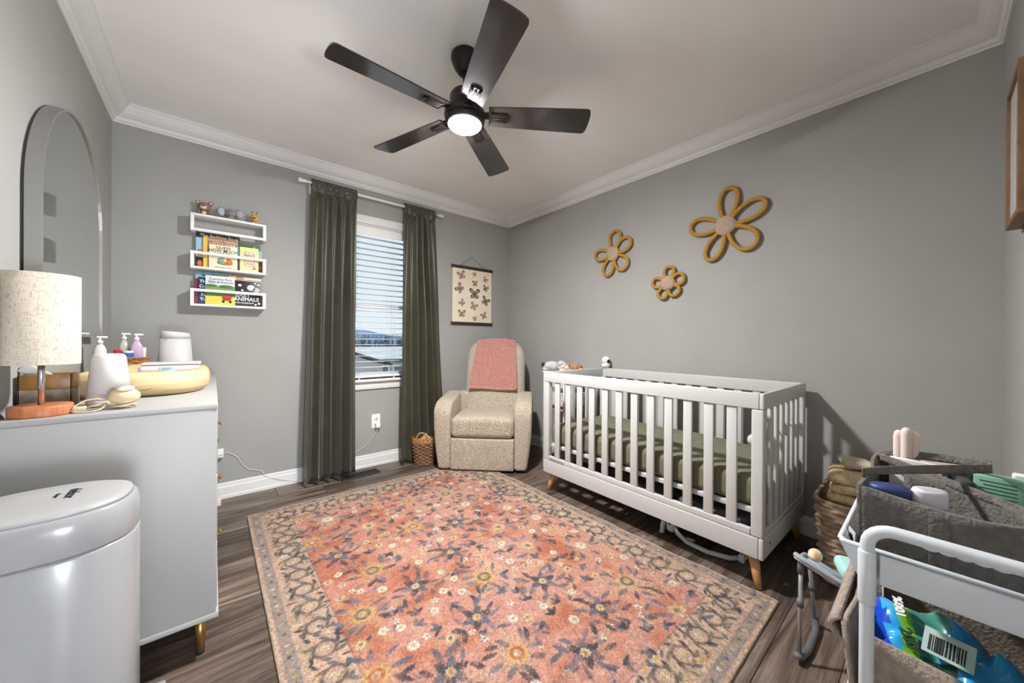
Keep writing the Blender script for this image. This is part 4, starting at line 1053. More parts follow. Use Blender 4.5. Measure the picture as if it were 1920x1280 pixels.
def bookmat(nm, c, v=None, s=30): return mat('book_'+nm, c, 0.4, var=v, vscale=s, spec=0.4)
def book(label, u0, u1, ztop, zbot, depth, th, cover, marks=(), texts=(), lean=0):
    """board book: pages block, cover and printed shapes on the front"""
    t = thing('book', label, 'book', (u0, YB-depth, zbot), group='board books on the wall shelves')
    w_, h_ = u1-u0, ztop-zbot
    MB().rbox(0, w_, 0, th, 0, h_, 0.002).build('cover', cover, t)
    MB().box(0.002, w_+0.0006, 0.002, th-0.002, 0.002, h_+0.0005).build('pages', mat('book_pages', (232, 226, 212), 0.8), t)
    if marks:
        for m_ in marks:
            kind, m, a = m_[0], m_[1], m_[2:]
            b = MB(); yy = -0.0004
            if kind == 'rect': b.box(a[0]*w_, a[1]*w_, yy-0.0003*(a[4] if len(a) > 4 else 1), 0.001, a[2]*h_, a[3]*h_)
            else: b.lathe([(0.0, 0), (1.0, 0), (1.0, 0.0006), (0, 0.0006)], 20, sx=a[2]*w_, sy=a[3]*h_, M=Matrix(((1, 0, 0, a[0]*w_), (0, 0, -1, 0.0002-0.0003*(a[4] if len(a) > 4 else 1)), (0, 1, 0, a[1]*h_), (0, 0, 0, 1))))
            b.build('cover_print', m, t)
    for tx, m, cx, cz, sz, sxx in texts:
        text_obj('title', tx, sz, m, t, MXZ(cx*w_, -0.0016, cz*h_), fat=0.00025, sx=sxx)
    return t
K = lambda n, c: mat('ink_'+n, c, 0.6)
cream, black, white, orange, sky = K('cream', (240, 224, 178)), K('black', (40, 38, 44)), K('white', (240, 240, 236)), K('orange', (214, 120, 44)), K('sky', (150, 192, 214))
z2 = 1.5385; z3 = 1.3015
book('tall dark blue bedtime picture book with cream title at the back', -0.083, 0.141, 1.772, z2, 0.032, 0.010, bookmat('night', (40, 38, 48)),
     [('rect', sky, 0.0, 0.16, 0.30, 0.84), ('ell', orange, 0.09, 0.42, 0.07, 0.10, 2), ('ell', orange, 0.09, 0.12, 0.07, 0.09, 2), ('ell', white, 0.09, 0.92, 0.006, 0.008, 2), ('ell', white, 0.68, 0.95, 0.006, 0.008, 2)],
     [('The Bedtime Book', cream, 0.53, 0.91, 0.028, 0.92)])
book('brown lullaby star book with a yellow spine in front of the bedtime book', -0.047, 0.129, 1.742, z2, 0.048, 0.012, bookmat('brown', (156, 118, 98)),
     [('rect', K('yellow', (226, 186, 62)), 0.0, 0.12, 0.0, 1.0)],
     [('TWINKLE, TWINKLE,', K('pink_cream', (232, 200, 176)), 0.57, 0.905, 0.0185, 0.9), ('LITTLE STAR', cream, 0.56, 0.80, 0.025, 0.95)])
book('cream board book with sleeping hares in front on the middle shelf', -0.019, 0.127, 1.694, z2, 0.064, 0.012, bookmat('ivory', (238, 226, 198)),
     [('ell', K('lawn', (150, 160, 84)), 0.56, 0.27, 0.29, 0.10), ('ell', K('teal_hare', (138, 168, 160)), 0.45, 0.36, 0.16, 0.13, 2), ('ell', orange, 0.68, 0.35, 0.14, 0.13, 3), ('ell', K('ear', (226, 196, 150)), 0.55, 0.38, 0.06, 0.09, 4)],
     [('GUESS', black, 0.5, 0.885, 0.026, 1.0), ('HOW MUCH', black, 0.5, 0.755, 0.027, 0.95), ('I LOVE YOU', black, 0.5, 0.64, 0.017, 1.0), ('a little story to share', K('brown', (110, 84, 60)), 0.5, 0.075, 0.010, 1.0)])
book('green picture book behind the pale yellow baby book', 0.143, 0.258, 1.733, z2, 0.036, 0.012, bookmat('green', (70, 112, 52), (60, 98, 46), 12),
     [('rect', K('green_edge', (118, 156, 92)), 0.04, 0.90, 0.955, 0.965), ('ell', white, 0.68, 0.86, 0.09, 0.022), ('ell', white, 0.68, 0.88, 0.03, 0.05, 2), ('ell', K('rust', (150, 70, 40)), 0.05, 0.84, 0.08, 0.05), ('ell', white, 0.25, 0.82, 0.1, 0.02)])
book('pale yellow baby first book with pink framed title', 0.140, 0.243, 1.704, z2, 0.064, 0.011, bookmat('lemon', (236, 226, 160)),
     [('rect', K('frame_brown', (170, 130, 112)), 0.24, 0.80, 0.22, 0.82), ('rect', K('blush', (238, 206, 180)), 0.27, 0.77, 0.24, 0.80, 2)]
     + [('ell', black, 0.10+0.78*((k*37) % 10)/10.0 if k % 2 else (0.12 if k % 4 else 0.9), 0.08+0.09*k, 0.022, 0.010, 2) for k in range(10)] + [('ell', K('posy', (206, 128, 150)), 0.80, 0.17, 0.08, 0.06, 3), ('ell', K('posy2', (150, 160, 190)), 0.70, 0.12, 0.05, 0.04, 4)],
     [("Baby's", K('brown', (0, 0, 0)), 0.52, 0.68, 0.024, 1.0), ('First', K('brown', (0, 0, 0)), 0.52, 0.54, 0.022, 1.0), ('Words', K('rust', (0, 0, 0)), 0.52, 0.33, 0.014, 1.0)])
book('teal and brown book peeking out at the right of the middle shelf', 0.222, 0.263, 1.693, z2, 0.049, 0.010, bookmat('teal', (126, 178, 182)),
     [('rect', K('earth', (112, 72, 44)), 0.0, 1.0, 0.0, 0.52), ('ell', white, 0.80, 0.72, 0.13, 0.06, 2), ('ell', black, 0.82, 0.72, 0.07, 0.035, 3), ('ell', orange, 0.75, 0.25, 0.16, 0.07, 2)])
book('slim teal book between the brown star book and the yellow book', 0.118, 0.1385, 1.702, z2, 0.049, 0.010, bookmat('teal2', (120, 166, 160)), [('rect', K('earth', (0, 0, 0)), 0.0, 1.0, 0.0, 0.5)])
# lower shelf
navy = K('navy', (36, 62, 104))
book('large light blue book at the back left of the lowest shelf', -0.086, 0.080, 1.515, z3, 0.024, 0.008, bookmat('pale_blue', (142, 180, 192), (128, 168, 182), 14), [('ell', navy, 0.52, 0.93, 0.02, 0.02), ('ell', navy, 0.25, 0.9, 0.06, 0.02)])
book('red edged book beside the navy counting book', -0.089, -0.066, 1.468, z3, 0.036, 0.009, bookmat('red', (140, 56, 62)))
book('navy blue book with white title cut off by the farm book', -0.071, -0.030, 1.478, z3, 0.050, 0.010, bookmat('navy', (34, 58, 100)),
     [('ell', sky, 0.3, 0.22, 0.08, 0.03)], [('The', white, 0.66, 0.84, 0.026, 1.0), ('Coz', white, 0.66, 0.66, 0.026, 1.0), ('Po', white, 0.66, 0.34, 0.026, 1.0), ('Tw', white, 0.66, 0.18, 0.026, 1.0)])
book('bilingual baby book with a green meadow and red wagon cover', -0.036, 0.115, 1.490, z3, 0.066, 0.011, bookmat('sky', (206, 222, 226)),
     [('rect', K('meadow', (112, 150, 76)), 0.0, 1.0, 0.36, 0.66), ('rect', K('hedge', (86, 124, 60)), 0.0, 1.0, 0.30, 0.42, 2), ('rect', K('corn', (214, 198, 72)), 0.0, 1.0, 0.0, 0.31, 2), ('ell', K('hedge', (0, 0, 0)), 0.2, 0.66, 0.2, 0.05, 2), ('ell', K('hedge', (0, 0, 0)), 0.7, 0.65, 0.25, 0.06, 2),
      ('ell', K('wagon_red', (184, 56, 52)), 0.72, 0.27, 0.17, 0.11, 3), ('rect', K('wagon_red', (0, 0, 0)), 0.57, 0.88, 0.26, 0.38, 4), ('ell', black, 0.60, 0.13, 0.05, 0.05, 4), ('ell', black, 0.84, 0.13, 0.05, 0.05, 4)],
     [('Roanoke Baby', K('red_title', (188, 76, 56)), 0.52, 0.89, 0.0205, 1.0), ('Bebe de Roanoke', navy, 0.52, 0.79, 0.0185, 0.95)])
book('cream covered book at the back right of the lowest shelf', 0.083, 0.260, 1.506, z3, 0.030, 0.012, bookmat('blush', (234, 220, 204)), [('rect', K('tan', (186, 150, 120)), 0.22, 0.45, 0.86, 1.0)], [('for bedtime and always', K('brown', (0, 0, 0)), 0.74, 0.9, 0.010, 1.0)])
book('orange and pink book beside the black baby animals book', 0.098, 0.119, 1.500, z3, 0.049, 0.012, bookmat('orange', (220, 170, 110)), [('ell', K('wagon_red', (0, 0, 0)), 0.3, 0.9, 0.2, 0.04)])
ba = [('ell', white, 0.62, 0.74, 0.15, 0.115), ('ell', white, 0.83, 0.66, 0.14, 0.10), ('ell', white, 0.20, 0.82, 0.07, 0.05), ('ell', white, 0.29, 0.63, 0.05, 0.035), ('ell', white, 0.78, 0.93, 0.04, 0.03), ('ell', white, 0.92, 0.88, 0.05, 0.035), ('ell', white, 0.80, 0.08, 0.05, 0.035), ('ell', white, 0.93, 0.13, 0.05, 0.04), ('rect', K('blue_band', (84, 108, 170)), 0.0, 0.05, 0.0, 0.28)]
ba += [('rect', black, 0.72+0.04*k, 0.735+0.04*k, 0.60, 0.78, 2) for k in range(6)] + [('ell', black, 0.56, 0.75, 0.012, 0.016, 2), ('ell', black, 0.61, 0.66, 0.03, 0.012, 2)]
book('black high contrast baby animals book with white zebra drawing', 0.112, 0.257, 1.474, z3, 0.066, 0.011, bookmat('jet', (34, 33, 36)), ba,
     [('BABY', white, 0.31, 0.42, 0.034, 1.0), ('ANIMALS', white, 0.45, 0.27, 0.034, 1.0), ('a high contrast book', white, 0.38, 0.135, 0.012, 1.0)])

# ---- figurines on the top shelf
zt = 1.8716
def eyes(b, pts, r, mi=0):
    for q in pts: b.ell(q, (r, r*0.6, r), 8, 6, mi)
M_bear = mat('bear_resin', (140, 112, 94), 0.45, var=(124, 98, 82), vscale=30); M_pale = mat('resin_pale', (214, 196, 178), 0.5); M_ink = mat('resin_black', (34, 28, 26), 0.35)
f = thing('bear_figurine', 'little brown bear figurine on the left end of the top shelf', 'figurine', (-0.042, 3.045, zt), math.radians(-8))
b = MB(); b.ell((0, 0, 0.017), (0.022, 0.018, 0.02), 20, 12); b.ell((0, -0.002, 0.058), (0.034, 0.030, 0.029), 24, 16)
for s in (-1, 1): b.ell((0.023*s, -0.012, 0.006), (0.010, 0.013, 0.007), 12, 8); b.ell((0.026*s, -0.006, 0.024), (0.008, 0.007, 0.012), 12, 8)
b.build('body', M_bear, f)
for s in (-1, 1):
    e_ = MB().ell((0.032*s, 0.0, 0.084), (0.013, 0.007, 0.013), 16, 10).build('ear', M_bear, f); MB().ell((0.032*s, -0.005, 0.084), (0.007, 0.004, 0.007), 12, 8).build('inner_ear', M_pale, e_)
MB().ell((0.0, -0.026, 0.050), (0.016, 0.009, 0.012), 16, 10).build('muzzle', M_pale, f); MB().ell((0.0, -0.015, 0.017), (0.012, 0.006, 0.013), 12, 8).build('belly', M_pale, f)
MB().ell((0, -0.035, 0.056), (0.0065, 0.004, 0.004), 10, 8).build('nose', M_ink, f)
f = thing('elephant_figurine', 'grey elephant figurine with big round ears on the top shelf', 'figurine', (0.092, 3.045, zt), math.radians(-6))
M_ele = mat('elephant_resin', (142, 142, 146), 0.45, var=(128, 128, 132), vscale=30); M_eli = mat('elephant_ear', (172, 168, 172), 0.5)
b = MB(); b.ell((0, 0, 0.016), (0.020, 0.018, 0.018), 20, 12); b.ell((0, -0.002, 0.050), (0.030, 0.026, 0.026), 24, 16)
for s in (-1, 1): b.ell((0.024*s, -0.010, 0.006), (0.010, 0.012, 0.007), 12, 8)
b.tube([(0, -0.024, 0.050), (0, -0.036, 0.040), (0.002, -0.040, 0.030), (0.005, -0.036, 0.024)], [0.011, 0.009, 0.0075, 0.006], 12); b.ell((0, 0, 0.078), (0.004, 0.004, 0.008), 8, 6); b.build('body', M_ele, f)
for s in (-1, 1):
    e_ = MB().ell((0, 0, 0), (0.025, 0.006, 0.030), 20, 12, M=T(0.048*s, 0.0, 0.052) @ RZ(-14*s)).build('ear', M_ele, f); MB().ell((0, -0.0035, 0), (0.020, 0.004, 0.025), 16, 10, M=T(0.048*s, 0.0, 0.052) @ RZ(-14*s)).build('inner_ear', M_eli, e_)
f = thing('giraffe_figurine', 'small yellow giraffe figurine on the right end of the top shelf', 'figurine', (0.220, 3.045, zt), math.radians(-4))
M_gir = mat('giraffe_resin', (206, 172, 98), 0.45, var=(190, 150, 76), vscale=30); M_gb = mat('giraffe_brown', (104, 66, 40), 0.5)
b = MB(); b.ell((0, 0, 0.014), (0.014, 0.013, 0.018), 16, 10); b.ell((0, -0.002, 0.046), (0.022, 0.020, 0.025), 20, 14); b.ell((0.006, -0.014, 0.036), (0.018, 0.012, 0.013), 16, 10)
for s in (-1, 1): b.ell((0.018*s, -0.006, 0.005), (0.008, 0.010, 0.006), 10, 8)
b.build('body', M_gir, f)
MB().ell((-0.002, -0.024, 0.040), (0.013, 0.005, 0.007), 14, 8).build('mouth', M_gb, f)
for s in (-1, 1):
    h_ = MB().tube([(0.010*s, 0, 0.066), (0.013*s, 0, 0.082)], 0.003, 8).build('horn', M_gir, f); MB().ell((0.0135*s, 0, 0.084), (0.005, 0.005, 0.005), 10, 8).build('horn_tip', M_gb, h_)
    MB().ell((0.024*s, 0, 0.062), (0.010, 0.004, 0.005), 10, 8).build('ear', M_gir, f)
for q in ((-0.012, -0.016, 0.058), (0.010, -0.017, 0.060), (0.004, -0.013, 0.014), (-0.007, -0.012, 0.020)): MB().ell(q, (0.004, 0.003, 0.003), 8, 6).build('spot', M_gb, f)

# ================================================================== butterfly wall hanging
wh = thing('butterfly_poster', 'hanging cream butterfly poster between dark wooden bars above the armchair', 'poster', (1.807, YB, 1.236))
PWD, PH = 0.508, 0.600
M_bar = mat('dark_walnut', (64, 50, 42), 0.5, var=(46, 36, 30), vscale=8, stretch=(1, 6, 6)); M_pap = mat('aged_paper', (230, 222, 202), 0.85, var=(222, 210, 186), vscale=5)
MB().rbox(0, PWD, -0.018, -0.003, 0.0, 0.030, 0.002).build('bar', M_bar, wh); MB().rbox(0, PWD, -0.018, -0.003, PH-0.030, PH, 0.002).build('bar', M_bar, wh)
MB().box(0.014, PWD-0.014, -0.0105, -0.0098, 0.02, PH-0.02).build('paper', M_pap, wh)
b = MB(); b.tube([(0.11, -0.010, PH), (PWD/2-0.01, -0.004, PH+0.106), (PWD-0.10, -0.010, PH)], 0.0016, 6); b.build('cord', mat('cord_dark', (50, 46, 44), 0.8), wh)
MB().lathe([(0.003, 0), (0.003, 0.006), (0, 0.007)], 10, M=T(PWD/2-0.01, 0, PH+0.107) @ RX(90)).build('nail', mat('dark_steel', (0, 0, 0)), wh)
def wing(b, cx, cz, ang, s, up, mi, yy, hs=1.0):
    """one butterfly wing as a flat printed blob"""
    pts = []
    L_, W_ = (0.052, 0.030) if up else (0.038, 0.028)
    for k in range(18):
        t = 2*math.pi*k/18; r = 1.0
        x = L_*(0.52+0.52*math.cos(t)); y = W_*math.sin(t)*(0.45+0.55*(0.5+0.5*math.cos(t))) * 0.62
        pts.append((x*s*hs, y*s*hs))
    M = Matrix(((1, 0, 0, cx), (0, 0, -1, yy), (0, 1, 0, cz), (0, 0, 0, 1))) @ RZ(ang)
    b.prism(pts, 0, 0.00025, mi, M)
def butterfly(u, v, s, rot, c1, c2, c3):
    """u, v place on the poster 0..1 (v from the top)"""
    cx = 0.014+(PWD-0.028)*u; cz = PH-0.03-(PH-0.06)*v; b = MB(); y0 = -0.0106
    for sg in (1, -1):
        for up, a in ((True, 42), (False, -38)):
            ang = rot+(a if sg > 0 else 180-a)
            wing(b, cx, cz, ang, s, up, 0, y0); wing(b, cx+0.004*s*math.cos(math.radians(ang)), cz+0.004*s*math.sin(math.radians(ang)), ang, s, up, 1, y0-0.00026, 0.74)
            wing(b, cx+0.02*s*math.cos(math.radians(ang)), cz+0.02*s*math.sin(math.radians(ang)), ang, s, up, 2, y0-0.00052, 0.34)
    M = Matrix(((1, 0, 0, cx), (0, 0, -1, y0-0.0005), (0, 1, 0, cz), (0, 0, 0, 1))) @ RZ(rot)
    b.prism([(-0.003*s, -0.03*s), (0.003*s, -0.03*s), (0.003*s, 0.022*s), (-0.003*s, 0.022*s)], 0, 0.0004, 0, M)
    for sg in (-1, 1): b.tube([tuple(M @ Vector((0.001*sg, 0.022*s, 0))), tuple(M @ Vector((0.014*sg*s, 0.048*s, 0)))], 0.0005, 4, 0)
    b.build('butterfly_print', [K('bf_'+c1[0], c1[1]), K('bf_'+c2[0], c2[1]), K('bf_'+c3[0], c3[1])], wh)
BR, DK, TAN, ROS, OLV2, GRY = ('br', (104, 80, 62)), ('dk', (64, 58, 50)), ('tan', (176, 152, 112)), ('ros', (186, 148, 134)), ('olv', (132, 124, 92)), ('gry', (142, 132, 126))
for a in ((0.22, 0.13, 1.12, 20, BR, ROS, TAN), (0.55, 0.08, 0.6, 25, BR, ROS, GRY), (0.83, 0.16, 0.72, -30, BR, TAN, ROS), (0.56, 0.255, 0.78, 4, DK, TAN, BR), (0.18, 0.38, 1.2, 52, BR, GRY, ROS), (0.84, 0.33, 0.85, -20, DK, GRY, ROS),
          (0.55, 0.46, 1.5, 0, DK, OLV2, TAN), (0.84, 0.58, 1.22, -26, DK, OLV2, ROS), (0.24, 0.645, 0.85, 44, BR, ROS, GRY), (0.53, 0.70, 1.08, -22, OLV2, TAN, ROS), (0.23, 0.85, 1.02, 0, DK, ROS, TAN), (0.80, 0.87, 0.9, 22, BR, TAN, ROS), (0.56, 0.935, 0.62, 12, BR, ROS, TAN)):
    butterfly(*a)

# ================================================================== rope flowers on the right wall
M_rope = mat('mustard_rope', (186, 142, 62), 0.85, var=(168, 122, 46), vscale=90, bump=0.6, bscale=260); M_pom = mat('pompom_wool', (206, 184, 162), 0.95, var=(172, 146, 124), vscale=140, bump=0.9, bscale=220)
def flower(label, yc, zc, petals, rc, rope):
    """petals: list of (angle deg seen from the room, inner reach, length, half width)"""
    t = thing('rope_flower', label, 'wall decoration', (XR, yc, zc), group='rope flowers on the right wall')
    for ang, ln, hw in petals:
        pts = []; r0 = rc*0.45; a0 = math.radians(ang)
        for k in range(33):
            s = -1+2*k/32.0; ph = s*math.pi*0.93
            # teardrop: narrow at the centre, round at the tip
            u = r0+(ln-r0)*(0.5+0.5*math.cos(ph)); v = hw*math.sin(ph)*(0.42+0.58*(0.5+0.5*math.cos(ph))**0.7)*1.12
            x = u*math.cos(a0)-v*math.sin(a0); z = u*math.sin(a0)+v*math.cos(a0)
            pts.append((-0.022-0.004*abs(s), -x, z))          # seen from inside the room, right is -Y
        MB().tube(pts, rope, 10).build('petal', M_rope, t)
    def lump(x, y, z):
        d = 0.0035*math.sin(y*520+z*310)*math.sin(z*480-y*200); return (x-abs(d)-0.0, y+d, z+d*0.6)
    MB().ell((-0.026, 0, 0), (0.024, rc, rc), 40, 28, fn=lump).build('centre', M_pom, t)
    return t
flower('medium mustard rope flower at the left of the trio', 1.714, 1.802, [(82, 0.185, 0.056), (28, 0.178, 0.056), (-48, 0.178, 0.060), (-112, 0.185, 0.052), (176, 0.180, 0.048)], 0.060, 0.0128)
flower('smallest mustard rope flower at the bottom of the trio', 1.249, 1.503, [(84, 0.118, 0.040), (16, 0.118, 0.042), (-52, 0.108, 0.042), (-118, 0.118, 0.038), (172, 0.120, 0.038)], 0.054, 0.0118)
flower('largest mustard rope flower at the right of the trio', 0.872, 1.829, [(84, 0.236, 0.058), (24, 0.236, 0.058), (-44, 0.226, 0.068), (-116, 0.228, 0.052), (170, 0.222, 0.058)], 0.064, 0.0138)

# ================================================================== outlet, charger, floor vent, picture
ot = thing('wall_outlet', 'white double wall outlet below the window', 'outlet', (1.078, YB, 0.381))
M_op = mat('outlet_white', (236, 236, 232), 0.35)
MB().rbox(-0.037, 0.037, -0.006, -0.0003, -0.060, 0.060, 0.004, 2).build('plate', M_op, ot)
for zz in (0.022, -0.024):
    s_ = MB().lathe([(0.0, 0), (0.016, 0), (0.016, 0.0025), (0, 0.003)], 20, M=T(0, -0.0058, zz) @ RX(90)).build('socket', M_op, ot)
    for dx, dz, w_, h_ in ((-0.006, 0.004, 0.0012, 0.004), (0.006, 0.004, 0.0012, 0.004), (0, -0.006, 0.002, 0.002)): MB().box(dx-w_, dx+w_, -0.0093, -0.0083, zz+dz-h_, zz+dz+h_).build('slot', M_ink, s_)
cg = thing('phone_charger', 'white charger plugged into the outlet under the window', 'charger', (1.085, YB-0.0095, 0.352))
MB().rbox(-0.016, 0.022, -0.030, -0.0005, -0.026, 0.014, 0.005, 2).build('body', M_op, cg)
MB().tube([(0.004, -0.018, -0.026), (-0.004, -0.014, -0.05), (-0.03, -0.004, -0.10), (-0.07, 0.002, -0.15), (-0.13, 0.004, -0.19), (-0.19, 0.003, -0.215), (-0.24, 0.002, -0.232)], 0.002, 6).build('cable', M_op, cg)
vt = thing('floor_vent', 'dark slotted floor vent under the window by the curtain', 'vent', (0.905, 2.955, 0.0))
M_vent = mat('vent_black', (44, 42, 40), 0.5)
b = MB(); L2, W2 = 0.15, 0.055
b.rbox(-L2, L2, -W2, -W2+0.012, 0.0005, 0.006, 0.001); b.rbox(-L2, L2, W2-0.012, W2, 0.0005, 0.006, 0.001); b.rbox(-L2, -L2+.014, -W2, W2, .0005, .006, .001); b.rbox(L2-.014, L2, -W2, W2, .0005, .006, .001); b.build('frame', M_vent, vt)
MB().box(-L2+.01, L2-.01, -W2+.01, W2-.01, 0.0004, 0.0012).build('damper', M_rub, vt)
for k in range(9):
    x = -L2+0.03+k*0.03; MB().box(x-0.003, x+0.003, -W2+0.012, W2-0.012, 0.0014, 0.0052).build('fin', M_vent, vt)
pf = thing('picture_frame', 'deep wooden framed picture on the wall at the right edge', 'picture', (1.770, YF, 1.455))
M_fr = mat('frame_walnut', (128, 96, 66), 0.5, var=(104, 76, 50), vscale=14, stretch=(4, 4, 1))
FW, FH, FD, FB = 0.262, 0.445, 0.034, 0.016
for x0, x1, z0, z1 in ((0, FW, 0, FB), (0, FW, FH-FB, FH), (0, FB, FB, FH-FB), (FW-FB, FW, FB, FH-FB)): MB().rbox(x0, x1, 0.0005, FD, z0, z1, 0.001).build('frame_side', M_fr, pf)
MB().box(FB-.001, FW-FB+.001, 0.018, 0.026, FB-.001, FH-FB+.001).build('print', mat('art_paper', (214, 222, 226), 0.25, coat=0.5), pf)
b = MB()
for k in range(9): b.ell((0.10+0.05*math.sin(k*2.1), 0.0262, 0.15+0.024*k), (0.018, 0.0006, 0.014), 10, 6)
b.build('flower_art', mat('art_tan', (176, 160, 146), 0.6), pf)
# ================================================================== nursery floor things
# --- diaper pail
pa = thing('diaper_pail', 'white oval diaper pail in front of the dresser', 'pail', (-0.292, 1.287, 0.0))
M_pail = mat('pail_gloss', (150, 151, 152), 0.2, spec=0.5)
PX, PY = 0.153, 0.128; pa.scale = (1, 1, 1.016)
MB().lathe([(0.0, 0.0005), (0.96, 0.0005), (1.0, 0.01), (1.0, 0.600), (0.985, 0.606), (0, 0.606)], 72, sx=PX, sy=PY, pw=2.5).build('body', M_pail, pa)
MB().lathe([(0.985, 0.6085), (1.0, 0.612), (0.995, 0.668), (0.965, 0.684), (0.93, 0.690), (0, 0.690)], 72, sx=PX, sy=PY, pw=2.5).build('rim', M_pail, pa)
ld = MB().lathe([(0.925, 0.6906), (0.91, 0.697), (0.80, 0.703), (0.4, 0.706), (0, 0.7065)], 72, sx=PX, sy=PY, pw=2.5).build('lid', mat('pail_lid', (160, 160, 160), 0.35), pa)
text_obj('logo', 'dekor', 0.028, M_rub, ld, T(0.044, 0.004, 0.7068) @ RZ(-90), fat=0.0004)
text_obj('small_logo', 'diaper', 0.012, M_rub, ld, T(0.021, 0.004, 0.7066) @ RZ(-90), fat=0.0002)
MB().rbox(0.10, 0.186, 0.105, 0.245, 0.006, 0.026, 0.009, 3).build('foot_pedal', M_pail, pa)

# --- wicker basket beside the armchair
def rope_handle(b, c, w_, h_, axis, r=0.008):
    pts = []
    for k in range(13):
        a = math.pi*k/12; d = -w_*math.cos(a); z = h_*math.sin(a)
        pts.append((c[0]+(d if axis == 0 else 0), c[1]+(d if axis == 1 else 0), c[2]+z))
    b.tube(pts, r, 8)
M_wick2 = mat('brown_wicker', (150, 112, 84), 0.75, var=(104, 74, 54), vscale=40, bump=0.3, bscale=120); M_band = mat('seagrass', (186, 140, 86), 0.8, var=(150, 104, 58), vscale=70)
bk = thing('wicker_basket', 'brown wicker basket with loop handles between curtain and armchair', 'basket', (1.455, 2.905, 0.0), math.radians(-44))
b = MB(); weave(b, 0.098, 0.115, 0.0, 0.195, 13, 22, 0.006, 0.20, 3.2); b.build('body', M_wick2, bk)
b = MB(); weave(b, 0.107, 0.126, 0.194, 0.236, 2, 40, 0.004, 0.0, 3.2); b.build('band', M_band, bk)
b = MB(); rope_handle(b, (0, -0.118, 0.232), 0.045, 0.052, 0); b.build('handle', M_band, bk); b = MB(); rope_handle(b, (0, 0.118, 0.232), 0.045, 0.052, 0); b.build('handle', M_band, bk)
o = MB().prism([(-0.05, 0), (0.05, 0), (0.0, 0.06)], -0.012, 0.012, M=T(1.44, 2.885, 0.20) @ RZ(-44) @ RX(90)).build('wooden_toy', mat('pale_wood', (220, 186, 146), 0.6)); tag(o, 'pale wooden triangle toy poking out of the basket by the armchair', 'toy')

# --- large square basket with blankets by the crib
bg = thing('storage_basket', 'large square seagrass basket on the floor beside the crib', 'basket', (2.300, 0.118, 0.0))
M_wick3 = mat('grey_seagrass', (196, 174, 146), 0.8, var=(138, 116, 94), vscale=26, bump=0.4, bscale=120, stretch=(1, 1, 2))
b = MB(); weave(b, 0.205, 0.225, 0.0, 0.365, 17, 46, 0.010, 0.10, 7.0); b.build('body', M_wick3, bg)
rim = [(math.cos(a)*q*0.216, math.sin(a)*q*0.236, 0.366) for a in [2*math.pi*k/64 for k in range(64)] for q in [(abs(math.cos(a))**7+abs(math.sin(a))**7)**(-1/7)]]
MB().tube(rim, 0.010, 8, closed=True).build('rim', M_wick3, bg)
def folded(name, label, cat, m, loc, rotz, w_, d_, layers, t, grp=None, wav=0.004, top=0.0):
    """folded cloth: layers joined by rounded front folds, slightly wavy"""
    b = MB()
    for k in range(layers):
        z0 = k*t; r = random.Random(k*7+len(name))
        dx, dy = r.uniform(-.008, .008), r.uniform(-.008, .008)
        def fn(x, y, z, z0=z0): return (x, y, z+wav*math.sin(x*34+k)*math.sin(y*27+k*2)+top*(1-(x/(w_/2))**2)*(z/(layers*t)))
        b.rbox(-w_/2+dx, w_/2+dx, -d_/2+dy, d_/2+dy, z0+0.0008, z0+t-0.0008, t*0.49, 3, fn=fn, inner=8)
    o = b.build(name, m, loc=loc, rotz=rotz); tag(o, label, cat, grp); return o
M_kn = mat('cream_cable_knit', (228, 208, 166), 0.95, var=(200, 176, 132), vscale=34, bump=0.9, bscale=90, stretch=(1, 3, 1)); M_ptr = mat('print_blanket', (226, 224, 214), 0.9, var=(176, 164, 150), vscale=24)
M_ptr2 = mat('peach_blanket', (226, 196, 172), 0.9, var=(222, 214, 204), vscale=18)
folded('knit_blanket', 'thick cream cable knit blanket folded on top of the seagrass basket', 'blanket', M_kn, (2.220, 0.190, 0.315), math.radians(6), 0.215, 0.25, 4, 0.046, wav=0.006)
folded('small_knit_blanket', 'small ivory knit blanket lying on the cable knit blanket', 'blanket', mat('ivory_knit', (206, 196, 172), 0.95, var=(186, 174, 150), vscale=50, bump=0.7, bscale=140), (2.290, 0.230, 0.504), math.radians(20), 0.13, 0.11, 1, 0.034)
folded('printed_blanket', 'white blanket with green leaf print rolled in the seagrass basket', 'blanket', M_ptr, (2.225, -0.005, 0.372), math.radians(-10), 0.20, 0.11, 3, 0.050, wav=0.005)
folded('peach_blanket', 'peach and white blanket at the back of the seagrass basket', 'blanket', M_ptr2, (2.400, -0.030, 0.372), math.radians(4), 0.13, 0.15, 4, 0.047)

# --- baby bouncer
bo = thing('baby_bouncer', 'baby bouncer seat with patterned cloth and grey folding metal legs', 'bouncer', (1.60, 0.06, 0.0))
M_bar2 = mat('bouncer_steel', (190, 192, 196), 0.3, metal=0.8); M_bpl = mat('bouncer_grey', (98, 100, 106), 0.45)
M_bc = mat('bouncer_cloth', (214, 218, 222), 0.85, var=(120, 132, 148), vscale=26)
def hammock(u, v):
    x = -0.06+0.13*v; y = 0.245-0.42*u; return (x, y, 0.348-0.040*math.sin(math.pi*u)-0.02*u-0.012*math.sin(math.pi*v)-0.050*v)
b = MB(); b.grid(hammock, 24, 16, thick=0.012); b.build('seat_cloth', M_bc, bo)
b = MB(); b.tube([hammock(u/12, 0) for u in range(13)]+[hammock(1, v/6) for v in range(1, 7)]+[hammock(1-u/12, 1) for u in range(1, 13)]+[hammock(0, 1-v/6) for v in range(1, 6)], 0.009, 8, closed=True); b.build('frame_tube', mat('bouncer_trim', (150, 156, 166), 0.7), bo)
